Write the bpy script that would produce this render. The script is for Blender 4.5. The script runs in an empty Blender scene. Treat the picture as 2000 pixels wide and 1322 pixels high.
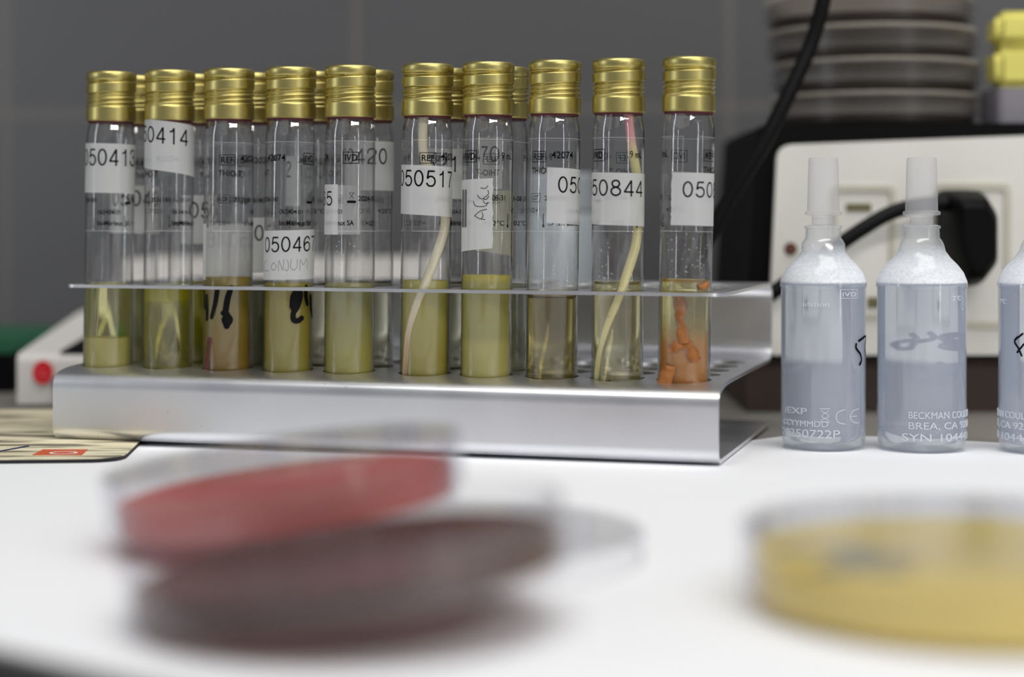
import bpy, bmesh, math, random
from mathutils import Vector, Matrix, noise
random.seed(7)
R_ = math.radians
S = bpy.context.scene
COL = S.collection

# ------------------------------------------------------------------ camera, world, lights, exposure
HC = 0.0721            # height of the lens above the bench
FPX = 3600.0           # focal length in pixels of the 2000 px frame
YH = 440.0             # eye level in the frame
cam_d = bpy.data.cameras.new('camera')
cam = bpy.data.objects.new('camera', cam_d)
COL.objects.link(cam)
cam.location = (0, 0, HC)
cam.rotation_euler = (R_(90), 0, 0)
cam_d.sensor_width = 36.0
cam_d.lens = FPX / 2000 * 36.0
cam_d.shift_y = -(661 - YH) / 2000
cam_d.clip_start = 0.01
cam_d.clip_end = 20
cam_d.dof.use_dof = True
cam_d.dof.focus_distance = 0.586
cam_d.dof.aperture_fstop = 4.9
S.camera = cam

S.view_settings.view_transform = 'Standard'
S.view_settings.look = 'None'
S.view_settings.gamma = 1.0
S.view_settings.use_curve_mapping = False
S.view_settings.exposure = 0.0
S.cycles.use_denoising = True
S.cycles.max_bounces = 14
S.cycles.transmission_bounces = 10
S.cycles.glossy_bounces = 5
S.cycles.diffuse_bounces = 4
S.cycles.transparent_max_bounces = 48
S.cycles.blur_glossy = 0.3
S.cycles.sample_clamp_indirect = 6.0

W = bpy.data.worlds.new('world')
S.world = W
W.use_nodes = True
W.node_tree.nodes['Background'].inputs[0].default_value = (0.92, 0.95, 1.0, 1)
W.node_tree.nodes['Background'].inputs[1].default_value = 0.24


def area(name, loc, target, sx, sy, power, color):
    d = bpy.data.lights.new(name, 'AREA')
    d.shape = 'RECTANGLE'
    d.size, d.size_y = sx, sy
    d.energy = power
    d.color = color
    o = bpy.data.objects.new(name, d)
    COL.objects.link(o)
    o.location = loc
    o.rotation_euler = (Vector(target) - Vector(loc)).to_track_quat('-Z', 'Y').to_euler()
    return o


area('ceiling_light', (0.10, 0.22, 1.35), (0.0, 0.42, 0.0), 1.3, 0.5, 15.0, (1.0, 0.985, 0.95))
area('window_light', (-0.95, 0.28, 0.32), (0.0, 0.55, 0.08), 0.035, 0.6, 1.1, (0.9, 0.95, 1.0))
area('side_lamp', (0.66, -0.14, 0.22), (0.02, 0.57, 0.08), 0.025, 0.5, 0.5, (0.95, 0.97, 1.0))
area('tube_light', (0.55, -0.45, 0.75), (0.05, 0.55, 0.08), 0.9, 0.06, 6.0, (1.0, 0.98, 0.95))


# ------------------------------------------------------------------ materials
def lin(c):
    c = c / 255.0
    return c / 12.92 if c <= 0.04045 else ((c + 0.055) / 1.055) ** 2.4


def rgb(r, g, b):
    return (lin(r), lin(g), lin(b), 1.0)


class NT:
    def __init__(s, name):
        s.m = bpy.data.materials.new(name)
        s.m.use_nodes = True
        s.t = s.m.node_tree
        s.t.nodes.clear()
        s.out = s.t.nodes.new('ShaderNodeOutputMaterial')

    def n(s, kind, **kw):
        nd = s.t.nodes.new('ShaderNode' + kind)
        for k, v in kw.items():
            setattr(nd, k, v)
        return nd

    def l(s, a, b):
        s.t.links.new(a, b)

    def math(s, op, a, b=None, clamp=False):
        nd = s.n('Math', operation=op, use_clamp=clamp)
        for i, v in enumerate((a, b)):
            if v is None:
                continue
            if isinstance(v, (int, float)):
                nd.inputs[i].default_value = v
            else:
                s.l(v, nd.inputs[i])
        return nd.outputs[0]

    def mixc(s, f, a, b):
        nd = s.n('Mix', data_type='RGBA')
        for i, v in ((0, f), (6, a), (7, b)):
            if isinstance(v, (int, float, tuple)):
                nd.inputs[i].default_value = v
            else:
                s.l(v, nd.inputs[i])
        return nd.outputs[2]

    def mixs(s, f, a, b):
        nd = s.n('MixShader')
        if isinstance(f, (int, float)):
            nd.inputs[0].default_value = f
        else:
            s.l(f, nd.inputs[0])
        s.l(a, nd.inputs[1])
        s.l(b, nd.inputs[2])
        return nd.outputs[0]

    def noise(s, scale, detail=3, coord='Object', stretch=None):
        tc = s.n('TexCoord')
        v = tc.outputs[coord]
        if stretch:
            mp = s.n('Mapping')
            mp.inputs['Scale'].default_value = stretch
            s.l(v, mp.inputs[0])
            v = mp.outputs[0]
        nz = s.n('TexNoise')
        nz.inputs['Scale'].default_value = scale
        nz.inputs['Detail'].default_value = detail
        s.l(v, nz.inputs['Vector'])
        return nz.outputs[0]

    def bump(s, h, strength, dist):
        b = s.n('Bump')
        b.inputs['Strength'].default_value = strength
        b.inputs['Distance'].default_value = dist
        s.l(h, b.inputs['Height'])
        return b.outputs[0]

    def ramp(s, f, pts):
        nd = s.n('ValToRGB')
        e = nd.color_ramp.elements
        while len(e) > 1:
            e.remove(e[-1])
        e[0].position, e[0].color = pts[0]
        for p, c in pts[1:]:
            x = e.new(p)
            x.color = c
        s.l(f, nd.inputs[0])
        return nd.outputs[0]

    def end(s, sh):
        s.l(sh, s.out.inputs[0])
        return s.m


def plain(name, col, rough=0.5, metal=0.0, var=0.0, scale=200, bump=0.0, spec=0.5):
    t = NT(name)
    p = t.n('BsdfPrincipled')
    p.inputs['Roughness'].default_value = rough
    p.inputs['Metallic'].default_value = metal
    p.inputs['Specular IOR Level'].default_value = spec
    p.inputs['Base Color'].default_value = col
    if var or bump:
        nz = t.noise(scale)
        if var:
            d = tuple(c * (1 - var) for c in col[:3]) + (1,)
            t.l(t.mixc(nz, d, col), p.inputs['Base Color'])
        if bump:
            t.l(t.bump(nz, bump, 0.0004), p.inputs['Normal'])
    return t.end(p.outputs[0])


def clear_shell(name, tint=(0.99, 0.99, 0.99, 1), edge=(0.55, 0.57, 0.58, 1), refl=1.0, rough=0.03, haze=0.0, hazecol=(0.9, 0.9, 0.9, 1), bump=0.0, epow=3.0, upper=None):
    """Thin clear wall: passes light straight through, darkens and mirrors towards its edges."""
    t = NT(name)
    lw = t.n('LayerWeight')
    lw.inputs[0].default_value = 0.5
    f = lw.outputs['Facing']
    tr = t.n('BsdfTransparent')
    t.l(t.mixc(t.math('POWER', f, epow), tint, edge), tr.inputs[0])
    gl = t.n('BsdfGlossy')
    gl.inputs['Roughness'].default_value = rough
    gl.inputs['Color'].default_value = (1, 1, 1, 1)
    if bump:
        t.l(t.bump(t.noise(330, 4), bump, 0.0003), gl.inputs['Normal'])
    fr = t.math('MULTIPLY', t.math('ADD', t.math('MULTIPLY', t.math('POWER', f, 4.5), 0.85), 0.04), refl, True)
    sh = t.mixs(fr, tr.outputs[0], gl.outputs[0])
    if haze:
        df = t.n('BsdfDiffuse')
        df.inputs[0].default_value = hazecol
        tl = t.n('BsdfTranslucent')
        tl.inputs[0].default_value = hazecol
        if upper:                                 # beaded, whiter wall above the liquid
            tc = t.n('TexCoord')
            sx = t.n('SeparateXYZ')
            t.l(tc.outputs['Object'], sx.inputs[0])
            k = t.math('DIVIDE', t.math('SUBTRACT', sx.outputs[2], upper[0]), 0.0006, True)
            fade = t.math('SUBTRACT', 1.0, t.math('DIVIDE', t.math('SUBTRACT', sx.outputs[2], upper[0]), upper[2], True))
            wet = t.math('MULTIPLY', t.math('MULTIPLY', k, fade), t.math('ADD', t.noise(900, 3), 0.25))
            haze = t.math('ADD', t.math('MULTIPLY', wet, upper[1]), haze, True)
        sh = t.mixs(haze, sh, t.mixs(0.22, df.outputs[0], tl.outputs[0]))
    return t.end(sh)


M = {}
M['glass'] = clear_shell('tube glass', bump=0.0, rough=0.012, edge=(0.30, 0.32, 0.33, 1), epow=5.0)
M['film'] = clear_shell('clear print film', refl=0.35, edge=(0.9, 0.9, 0.9, 1), haze=0.006)
M['film_edge'] = clear_shell('film edge', refl=1.0, haze=0.4)
M['petri'] = clear_shell('clear polystyrene', tint=(0.985, 0.985, 0.99, 1), edge=(0.8, 0.8, 0.83, 1), refl=0.5, rough=0.17, haze=0.035)
M['petri_old'] = clear_shell('clear polystyrene stack', tint=(0.93, 0.92, 0.92, 1), edge=(0.6, 0.6, 0.62, 1), refl=0.3, rough=0.3, haze=0.02, hazecol=(0.9, 0.82, 0.7, 1))
M['petri_fog'] = clear_shell('fogged lid', tint=(0.95, 0.94, 0.93, 1), edge=(0.7, 0.7, 0.7, 1), refl=0.35, rough=0.3, haze=0.03, hazecol=(0.78, 0.72, 0.62, 1), upper=(0.0112, 0.42, 1.0))
M['poly'] = clear_shell('milky polypropylene', tint=(0.995, 0.997, 1.0, 1), edge=(0.9, 0.92, 0.97, 1), refl=0.8, rough=0.10, haze=0.115, hazecol=(0.95, 0.97, 1.0, 1), bump=0.0, upper=(0.0534, 1.0, 0.013))
M['poly_top'] = clear_shell('frosted polypropylene', tint=(0.95, 0.95, 0.96, 1), edge=(0.8, 0.8, 0.82, 1), refl=0.5, rough=0.25, haze=0.24, hazecol=(0.92, 0.92, 0.94, 1))
M['emboss'] = clear_shell('embossed polypropylene', refl=1.0, rough=0.1, haze=0.45, hazecol=(0.9, 0.94, 1.0, 1))
M['emboss'] = clear_shell('embossed polypropylene', refl=1.0, rough=0.1, haze=0.45, hazecol=(0.9, 0.94, 1.0, 1))
M['saline'] = clear_shell('saline', tint=(0.86, 0.91, 0.98, 1), edge=(0.7, 0.77, 0.9, 1), refl=0.6, rough=0.03, haze=0.12, hazecol=(0.62, 0.71, 0.88, 1))
M['ink'] = plain('black print', rgb(8, 8, 11), 0.7, spec=0.1)
M['greyink'] = plain('grey pen', rgb(120, 118, 118), 0.6)
M['marker'] = plain('black marker', rgb(6, 6, 9), 0.5, spec=0.15)
M['bluemarker'] = plain('dark blue marker', rgb(14, 20, 48), 0.5)
M['liner'] = plain('dark red liner', rgb(84, 16, 28), 0.55)
M['swab'] = plain('cream tubing', rgb(236, 226, 196), 0.5, var=0.08, scale=400)
M['orange'] = plain('orange logo', rgb(196, 84, 44), 0.6)
M['white'] = plain('white paint', rgb(232, 230, 226), 0.5)
M['device'] = plain('white device plastic', rgb(214, 210, 206), 0.45, var=0.04, scale=60)
M['black'] = plain('black plastic', rgb(7, 7, 8), 0.5, spec=0.08)
M['cable'] = plain('black cable', rgb(6, 6, 7), 0.5, spec=0.15)
M['red'] = plain('red badge', rgb(206, 14, 32), 0.4)
M['panel'] = plain('ivory faceplate', rgb(226, 224, 216), 0.4, var=0.03, scale=25)
M['panel_edge'] = plain('beige frame', rgb(196, 192, 176), 0.45)
M['slot'] = plain('olive slot', rgb(104, 98, 62), 0.6)
M['brown'] = plain('dark brown wood', rgb(62, 42, 32), 0.6, var=0.5, scale=45)
M['screw'] = plain('brown screw', rgb(92, 52, 30), 0.5)
M['yellow'] = plain('yellow paper', rgb(226, 216, 112), 0.7, var=0.08, scale=50)
M['yellow_plastic'] = plain('yellow plastic', rgb(228, 206, 20), 0.4)
M['blue_plastic'] = plain('blue plastic', rgb(24, 92, 140), 0.4)
M['green'] = plain('green plastic', rgb(18, 84, 52), 0.5)
M['grey_tray'] = plain('grey tray', rgb(128, 124, 132), 0.45)
M['bench'] = plain('grey bench', rgb(136, 132, 126), 0.35, var=0.1, scale=30)
M['sheet'] = plain('white bench paper', rgb(229, 230, 233), 0.7, var=0.015, scale=25, spec=0.2)
M['rubber'] = plain('black rubber', rgb(24, 25, 32), 0.8, var=0.4, scale=2500)
M['floor'] = plain('dark floor', rgb(52, 52, 54), 0.7)
M['jar'] = plain('white jar plastic', rgb(160, 166, 171), 0.25)


def make_gold():
    t = NT('gold aluminium')
    p = t.n('BsdfPrincipled')
    p.inputs['Metallic'].default_value = 1.0
    nz = t.noise(900, 3)
    t.l(t.mixc(nz, rgb(186, 172, 106), rgb(202, 190, 124)), p.inputs['Base Color'])
    p.inputs['Roughness'].default_value = 0.36
    t.l(t.bump(t.noise(5200, 2), 0.10, 0.0001), p.inputs['Normal'])
    return t.end(p.outputs[0])


def make_alu():
    t = NT('satin aluminium')
    p = t.n('BsdfPrincipled')
    p.inputs['Metallic'].default_value = 1.0
    spots = t.math('GREATER_THAN', t.noise(420, 6), 0.72)
    smear = t.noise(40, 4)
    base = t.mixc(smear, (0.72, 0.73, 0.76, 1), (0.82, 0.82, 0.84, 1))
    t.l(t.mixc(t.math('MULTIPLY', spots, 0.35), base, (0.3, 0.3, 0.32, 1)), p.inputs['Base Color'])
    t.l(t.math('ADD', t.math('MULTIPLY', smear, 0.14), 0.27), p.inputs['Roughness'])
    t.l(t.bump(t.noise(2600, 3), 0.06, 0.0001), p.inputs['Normal'])
    return t.end(p.outputs[0])


def make_paper(name, col, see=0.09):
    t = NT(name)
    d = t.n('BsdfDiffuse')
    d.inputs[0].default_value = col
    tl = t.n('BsdfTranslucent')
    tl.inputs[0].default_value = (col[0] * 0.95, col[1] * 0.93, col[2] * 0.78, 1)
    tr = t.n('BsdfTransparent')
    gl = t.n('BsdfGlossy')
    gl.inputs['Roughness'].default_value = 0.3
    a = t.mixs(0.50, d.outputs[0], tl.outputs[0])
    a = t.mixs(see, a, tr.outputs[0])
    return t.end(t.mixs(0.04, a, gl.outputs[0]))


def make_tiles():
    t = NT('dark grey wall tiles')
    tc = t.n('TexCoord')
    br = t.n('TexBrick')
    br.offset = 0.0
    br.squash = 1.0
    br.inputs['Scale'].default_value = 1.0
    br.inputs['Mortar Size'].default_value = 0.0022
    br.inputs['Mortar Smooth'].default_value = 0.1
    br.inputs['Brick Width'].default_value = 0.2
    br.inputs['Row Height'].default_value = 0.2
    br.inputs['Color1'].default_value = rgb(86, 86, 88)
    br.inputs['Color2'].default_value = rgb(90, 90, 92)
    br.inputs['Mortar'].default_value = rgb(104, 100, 97)
    mp = t.n('Mapping')
    mp.inputs['Location'].default_value = (0.085, 0.066, 0)
    t.l(tc.outputs['UV'], mp.inputs[0])
    t.l(mp.outputs[0], br.inputs['Vector'])
    p = t.n('BsdfPrincipled')
    t.l(br.outputs[0], p.inputs['Base Color'])
    p.inputs['Roughness'].default_value = 0.35
    return t.end(p.outputs[0])


def make_mat_print():
    t = NT('printed mat')
    d = t.n('BsdfPrincipled')
    d.inputs['Roughness'].default_value = 0.6
    n1 = t.noise(38, 4, stretch=(0.5, 3, 1))
    c = t.ramp(n1, [(0.42, rgb(120, 112, 96)), (0.5, rgb(214, 204, 172)), (0.62, rgb(226, 216, 188)), (0.7, rgb(150, 146, 132))])
    t.l(c, d.inputs['Base Color'])
    return t.end(d.outputs[0])


def liquid_mat(name, top, bot, turb_top, turb_bot, zs, zw, tint=(0.86, 0.85, 0.62, 1), ior=1.335, streak=0.0, rag=0.0, cap=None):
    """Broth: refracting liquid, mixed with scattering cloud whose density and colour change at height zs (metres above the tube foot)."""
    t = NT(name)
    tc = t.n('TexCoord')
    sx = t.n('SeparateXYZ')
    t.l(tc.outputs['Object'], sx.inputs[0])
    z = sx.outputs[2]
    nz = t.noise(260, 4)
    zz = t.math('ADD', z, t.math('MULTIPLY', t.math('SUBTRACT', nz, 0.5), rag)) if rag else z
    f = t.math('DIVIDE', t.math('SUBTRACT', zz, zs - zw / 2), zw, True)          # 0 below, 1 above
    col = t.mixc(f, bot, top)
    turb = t.math('ADD', t.math('MULTIPLY', f, turb_top - turb_bot), turb_bot)
    st = t.noise(420, 3, stretch=(1, 1, 0.03))
    if streak:
        turb = t.math('ADD', turb, t.math('MULTIPLY', t.math('SUBTRACT', st, 0.5), streak), True)
    if cap:                                                                       # a thin differently coloured band at the surface
        fc = t.math('DIVIDE', t.math('SUBTRACT', z, cap[0]), 0.0012, True)
        col = t.mixc(fc, col, cap[1])
    gl = t.n('BsdfGlass')
    gl.inputs['IOR'].default_value = ior
    gl.inputs['Color'].default_value = tint
    gl.inputs['Roughness'].default_value = 0.02
    df = t.n('BsdfDiffuse')
    t.l(col, df.inputs[0])
    tl = t.n('BsdfTranslucent')
    t.l(col, tl.inputs[0])
    sh = t.mixs(turb, gl.outputs[0], t.mixs(0.42, df.outputs[0], tl.outputs[0]))
    return t.end(sh)


def agar_mat(name, col, rough=0.2, spec=0.6, var=0.2, clear=(0.9, 0.3, 0.2, 1), see=0.16):
    t = NT(name)
    p = t.n('BsdfPrincipled')
    nz = t.noise(55, 3)
    t.l(t.mixc(nz, tuple(c * (1 - var) for c in col[:3]) + (1,), col), p.inputs['Base Color'])
    p.inputs['Roughness'].default_value = rough
    p.inputs['Specular IOR Level'].default_value = spec
    tl = t.n('BsdfTranslucent')
    tl.inputs[0].default_value = col
    tr = t.n('BsdfTransparent')
    tr.inputs[0].default_value = clear
    return t.end(t.mixs(see, t.mixs(0.35, p.outputs[0], tl.outputs[0]), tr.outputs[0]))


def make_saline():
    t = NT('saline')
    g = t.n('BsdfGlass')
    g.inputs['IOR'].default_value = 1.33
    g.inputs['Color'].default_value = (0.985, 0.99, 1.0, 1)
    g.inputs['Roughness'].default_value = 0.04
    d = t.n('BsdfDiffuse')
    d.inputs[0].default_value = (0.62, 0.75, 1.0, 1)
    l = t.n('BsdfTranslucent')
    l.inputs[0].default_value = (0.62, 0.75, 1.0, 1)
    return t.end(t.mixs(0.20, g.outputs[0], t.mixs(0.15, d.outputs[0], l.outputs[0])))


M['saline'] = make_saline()
M['gold'] = make_gold()
M['alu'] = make_alu()
M['paper'] = make_paper('white label paper', (0.84, 0.85, 0.88, 1))
M['cream'] = make_paper('cream label paper', (0.74, 0.73, 0.58, 1), 0.12)
M['tiles'] = make_tiles()
M['mat'] = make_mat_print()
M['agar_red'] = agar_mat('red agar', rgb(206, 52, 32), 0.22)
M['agar_brown'] = agar_mat('brown agar', rgb(98, 76, 76), 0.22, clear=(1.0, 0.45, 0.22, 1), see=0.20)
M['agar_yellow'] = agar_mat('yellow agar', rgb(255, 236, 118), 0.3, clear=(0.95, 0.85, 0.4, 1))
M['agar_dark'] = agar_mat('dark agar', rgb(34, 14, 11), 0.5, 0.05, clear=(0.4, 0.15, 0.1, 1), see=0.02)


# ------------------------------------------------------------------ mesh helpers
class MB:
    def __init__(s):
        s.v, s.f = [], []

    def add(s, v, f):
        o = len(s.v)
        s.v += [tuple(x) for x in v]
        s.f += [tuple(i + o for i in q) for q in f]
        return s

    def lathe(s, prof, seg=64, th0=0.0, th1=2 * math.pi, rf=None, close=False):
        """prof: (r, z) points; r may be 0 at the ends. rf(r, z, th) may change the radius."""
        full = abs(th1 - th0 - 2 * math.pi) < 1e-6
        nth = seg if full else seg + 1
        v, f, idx = [], [], []
        for (r, z) in prof:
            if r <= 1e-9:
                idx.append([len(v)] * nth)
                v.append((0, 0, z))
                continue
            row = []
            for k in range(nth):
                th = th0 + (th1 - th0) * k / seg
                rr = rf(r, z, th) if rf else r
                row.append(len(v))
                v.append((rr * math.sin(th), -rr * math.cos(th), z))
            idx.append(row)
        n = len(prof)
        for i in range(n if close else n - 1):
            a, b = idx[i], idx[(i + 1) % n]
            for k in range(seg):
                k2 = (k + 1) % nth
                q = []
                for x in (a[k], a[k2], b[k2], b[k]):
                    if x not in q:
                        q.append(x)
                if len(q) > 2:
                    f.append(q)
        return s.add(v, f)

    def box(s, x0, x1, y0, y1, z0, z1):
        v = [(x, y, z) for x in (x0, x1) for y in (y0, y1) for z in (z0, z1)]
        return s.add(v, [(0, 1, 3, 2), (4, 6, 7, 5), (0, 4, 5, 1), (2, 3, 7, 6), (0, 2, 6, 4), (1, 5, 7, 3)])

    def prism(s, poly, z0, z1, axis='z'):
        n = len(poly)
        if axis == 'z':
            g = lambda p, h: (p[0], p[1], h)
        else:                                # poly in x,z; extruded along y
            g = lambda p, h: (p[0], h, p[1])
        v = [g(p, z0) for p in poly] + [g(p, z1) for p in poly]
        f = [tuple(range(n))[::-1], tuple(range(n, 2 * n))] + [(i, (i + 1) % n, n + (i + 1) % n, n + i) for i in range(n)]
        return s.add(v, f)

    def tube(s, path, rad, seg=14, caps=True):
        """round bar along 3-D points; rad one number or one per point"""
        P = [Vector(p) for p in path]
        n = len(P)
        rs = rad if isinstance(rad, (list, tuple)) else [rad] * n
        v, f = [], []
        up = Vector((0.13, 0.97, 0.21))
        for i in range(n):
            t = (P[min(i + 1, n - 1)] - P[max(i - 1, 0)]).normalized()
            a = t.cross(up)
            if a.length < 1e-4:
                a = t.cross(Vector((1, 0, 0)))
            a.normalize()
            b = t.cross(a)
            for k in range(seg):
                w = 2 * math.pi * k / seg
                v.append(tuple(P[i] + (a * math.cos(w) + b * math.sin(w)) * rs[i]))
        for i in range(n - 1):
            for k in range(seg):
                k2 = (k + 1) % seg
                f.append((i * seg + k, i * seg + k2, (i + 1) * seg + k2, (i + 1) * seg + k))
        if caps:
            f.append(tuple(range(seg))[::-1])
            f.append(tuple((n - 1) * seg + k for k in range(seg)))
        return s.add(v, f)

    def build(s, name, mat, parent=None, smooth=True, sharp=40, recalc=True):
        me = bpy.data.meshes.new(name)
        me.from_pydata(s.v, [], s.f)
        if recalc:
            bm = bmesh.new()
            bm.from_mesh(me)
            bmesh.ops.recalc_face_normals(bm, faces=bm.faces)
            bm.to_mesh(me)
            bm.free()
        return link_mesh(name, me, mat, parent, smooth, sharp)


def link_mesh(name, me, mat, parent=None, smooth=True, sharp=40):
    me.materials.clear()
    me.materials.append(mat)
    if smooth:
        for p in me.polygons:
            p.use_smooth = True
        try:
            me.set_sharp_from_angle(angle=R_(sharp))
        except Exception:
            pass
    o = bpy.data.objects.new(name, me)
    COL.objects.link(o)
    if parent:
        o.parent = parent
    return o


def thing(name, label, cat, loc=(0, 0, 0), rz=0.0, group=None):
    o = bpy.data.objects.new(name, None)
    o.empty_display_size = 0.01
    COL.objects.link(o)
    o.location = loc
    o.rotation_euler = (0, 0, rz)
    return tag(o, label, cat, group)


def tag(o, label, cat, group=None):
    o['label'] = label
    o['category'] = cat
    if group:
        o['group'] = group
    return o


def struct(o):
    o['kind'] = 'structure'
    return o


def smooth_path(pts, n=10):
    P = [Vector(p) for p in pts]
    out = []
    for i in range(len(P) - 1):
        p0, p1, p2, p3 = P[max(i - 1, 0)], P[i], P[i + 1], P[min(i + 2, len(P) - 1)]
        for k in range(n):
            t = k / n
            out.append(0.5 * ((2 * p1) + (p2 - p0) * t + (2 * p0 - 5 * p1 + 4 * p2 - p3) * t * t + (3 * p1 - p0 - 3 * p2 + p3) * t ** 3))
    out.append(P[-1])
    return out


_txt = {}


def text_flat(body, thin=0.0, depth=0.0):
    """Text as (verts, faces) in its own plane, cut in narrow strips so it can be bent; unit size."""
    key = (body, thin, depth)
    if key in _txt:
        return _txt[key]
    c = bpy.data.curves.new('txt', 'FONT')
    c.body = body
    c.size = 1
    c.offset = thin
    c.extrude = depth
    c.resolution_u = 5
    o = bpy.data.objects.new('txt', c)
    COL.objects.link(o)
    bpy.context.view_layer.update()
    me = bpy.data.meshes.new_from_object(o.evaluated_get(bpy.context.evaluated_depsgraph_get()))
    bm = bmesh.new()
    bm.from_mesh(me)
    xs = [v.co.x for v in bm.verts]
    x = min(xs) + 0.09
    while x < max(xs):
        g = bm.verts[:] + bm.edges[:] + bm.faces[:]
        bmesh.ops.bisect_plane(bm, geom=g, dist=1e-5, plane_co=(x, 0, 0), plane_no=(1, 0, 0))
        x += 0.09
    bm.verts.index_update()
    res = ([tuple(v.co) for v in bm.verts], [tuple(v.index for v in f.verts) for f in bm.faces], min(xs), max(xs))
    bm.free()
    bpy.data.meshes.remove(me)
    bpy.data.objects.remove(o)
    bpy.data.curves.remove(c)
    _txt[key] = res
    return res


def cyl(th, z, r):
    return (r * math.sin(th), -r * math.cos(th), z)


def text_on(mb, body, th0, z0, r, cap, width=None, skew=0.0, thin=0.0, depth=0.0, th1=None, rot=False):
    """Wrap text round a cylinder: starts at angle th0, baseline z0, cap height cap, arc length width."""
    v, f, a, b = text_flat(body, thin, depth)
    sy = cap / 0.69
    if th1 is not None:
        width = (th1 - th0) * r
    sx = (width / (b - a)) if width else sy
    out = []
    for (x, y, z) in v:
        arc = (x - a) * sx
        out.append(cyl(th0 + arc / r, z0 + y * sy + skew * arc, r + z))
    mb.add(out, f)


DIGIT = {
    '0': [[(0.32 + 0.265 * math.sin(k * math.pi / 12), 0.5 + 0.45 * math.cos(k * math.pi / 12)) for k in range(25)]],
    '1': [[(.12, .74), (.25, .78), (.34, .86), (.375, .98)], [(.385, 0), (.385, .99)]],
    '2': [[(.06, .67), (.08, .82), (.18, .93), (.32, .95), (.48, .92), (.58, .80), (.57, .66), (.46, .52), (.28, .38), (.13, .24), (.07, .05)], [(.03, .05), (.6, .05)]],
    '3': [[(.07, .70), (.10, .85), (.22, .94), (.36, .95), (.52, .88), (.55, .74), (.48, .60), (.36, .54), (.25, .535)], [(.36, .54), (.50, .49), (.59, .36), (.57, .20), (.46, .08), (.32, .05), (.17, .08), (.07, .18), (.05, .31)]],
    '4': [[(.47, 0), (.47, .98)], [(.46, .95), (.05, .28)], [(.02, .27), (.63, .27)]],
    '5': [[(.57, .945), (.15, .945)], [(.17, .96), (.095, .49)], [(.10, .49), (.20, .60), (.36, .63), (.52, .54), (.59, .36), (.55, .18), (.44, .07), (.30, .05), (.15, .09), (.05, .24)]],
    '6': [[(.56, .74), (.50, .89), (.36, .95), (.20, .89), (.09, .70), (.06, .45), (.10, .20), (.21, .07), (.34, .05), (.50, .12), (.59, .28), (.56, .46), (.46, .57), (.33, .60), (.18, .53), (.08, .38)]],
    '7': [[(.03, .945), (.61, .945)], [(.59, .945), (.42, .68), (.30, .40), (.23, 0)]],
    '8': [[(0.32 + 0.21 * math.sin(k * math.pi / 10), 0.75 + 0.20 * math.cos(k * math.pi / 10)) for k in range(21)], [(0.32 + 0.265 * math.sin(k * math.pi / 10), 0.29 + 0.24 * math.cos(k * math.pi / 10)) for k in range(21)]],
}


def digits_on(mb, body, th0, z0, r, cap, adv, skew=0.0):
    """plain sans digits wrapped round a cylinder"""
    for i, ch in enumerate(body):
        for st in DIGIT[ch]:
            L = [Vector((i * adv + p.x * adv / 0.78, p.y * cap, 0)) for p in smooth_path([(q[0], q[1], 0) for q in st], 4)]
            n = len(L)
            v = []
            for k in range(n):
                d = (L[min(k + 1, n - 1)] - L[max(k - 1, 0)]).normalized()
                nn = Vector((-d.y, d.x)) * (0.052 * cap)
                for q in (L[k].to_2d() + nn, L[k].to_2d() - nn):
                    v.append(cyl(th0 + q.x / r, z0 + q.y + skew * q.x, r))
            mb.add(v, [(2 * k, 2 * k + 1, 2 * k + 3, 2 * k + 2) for k in range(n - 1)])


def frame_on(mb, th0, th1, z0, z1, r, w=0.00022, n=10):
    aw = w / r

    def patch(ta, tb, za, zb):
        v, f = [], []
        for i in range(n + 1):
            t = ta + (tb - ta) * i / n
            v += [cyl(t, za, r), cyl(t, zb, r)]
        f = [(2 * i, 2 * i + 2, 2 * i + 3, 2 * i + 1) for i in range(n)]
        mb.add(v, f)
    patch(th0, th1, z0, z0 + w)
    patch(th0, th1, z1 - w, z1)
    patch(th0, th0 + aw, z0 + w, z1 - w)
    patch(th1 - aw, th1, z0 + w, z1 - w)


def patch_on(mb, th0, th1, z00, z01, z10, z11, r, n=40, rag0=0.0, rag1=0.0, rows=14):
    """Curved sheet from th0 to th1; (z00,z01) bottom and top at th0, (z10,z11) at th1; rag makes a torn side edge."""
    v, f = [], []
    for j in range(rows + 1):
        w = j / rows
        a = th0 + (random.uniform(-rag0, rag0) if rag0 else 0)
        b = th1 + (random.uniform(-rag1, rag1) if rag1 else 0)
        for i in range(n + 1):
            t = i / n
            th = a + (b - a) * t
            zb = z00 + (z10 - z00) * t
            zt = z01 + (z11 - z01) * t
            v.append(cyl(th, zb + (zt - zb) * w, r))
    for j in range(rows):
        for i in range(n):
            q = j * (n + 1) + i
            f.append((q, q + 1, q + n + 2, q + n + 1))
    mb.add(v, f)


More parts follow.
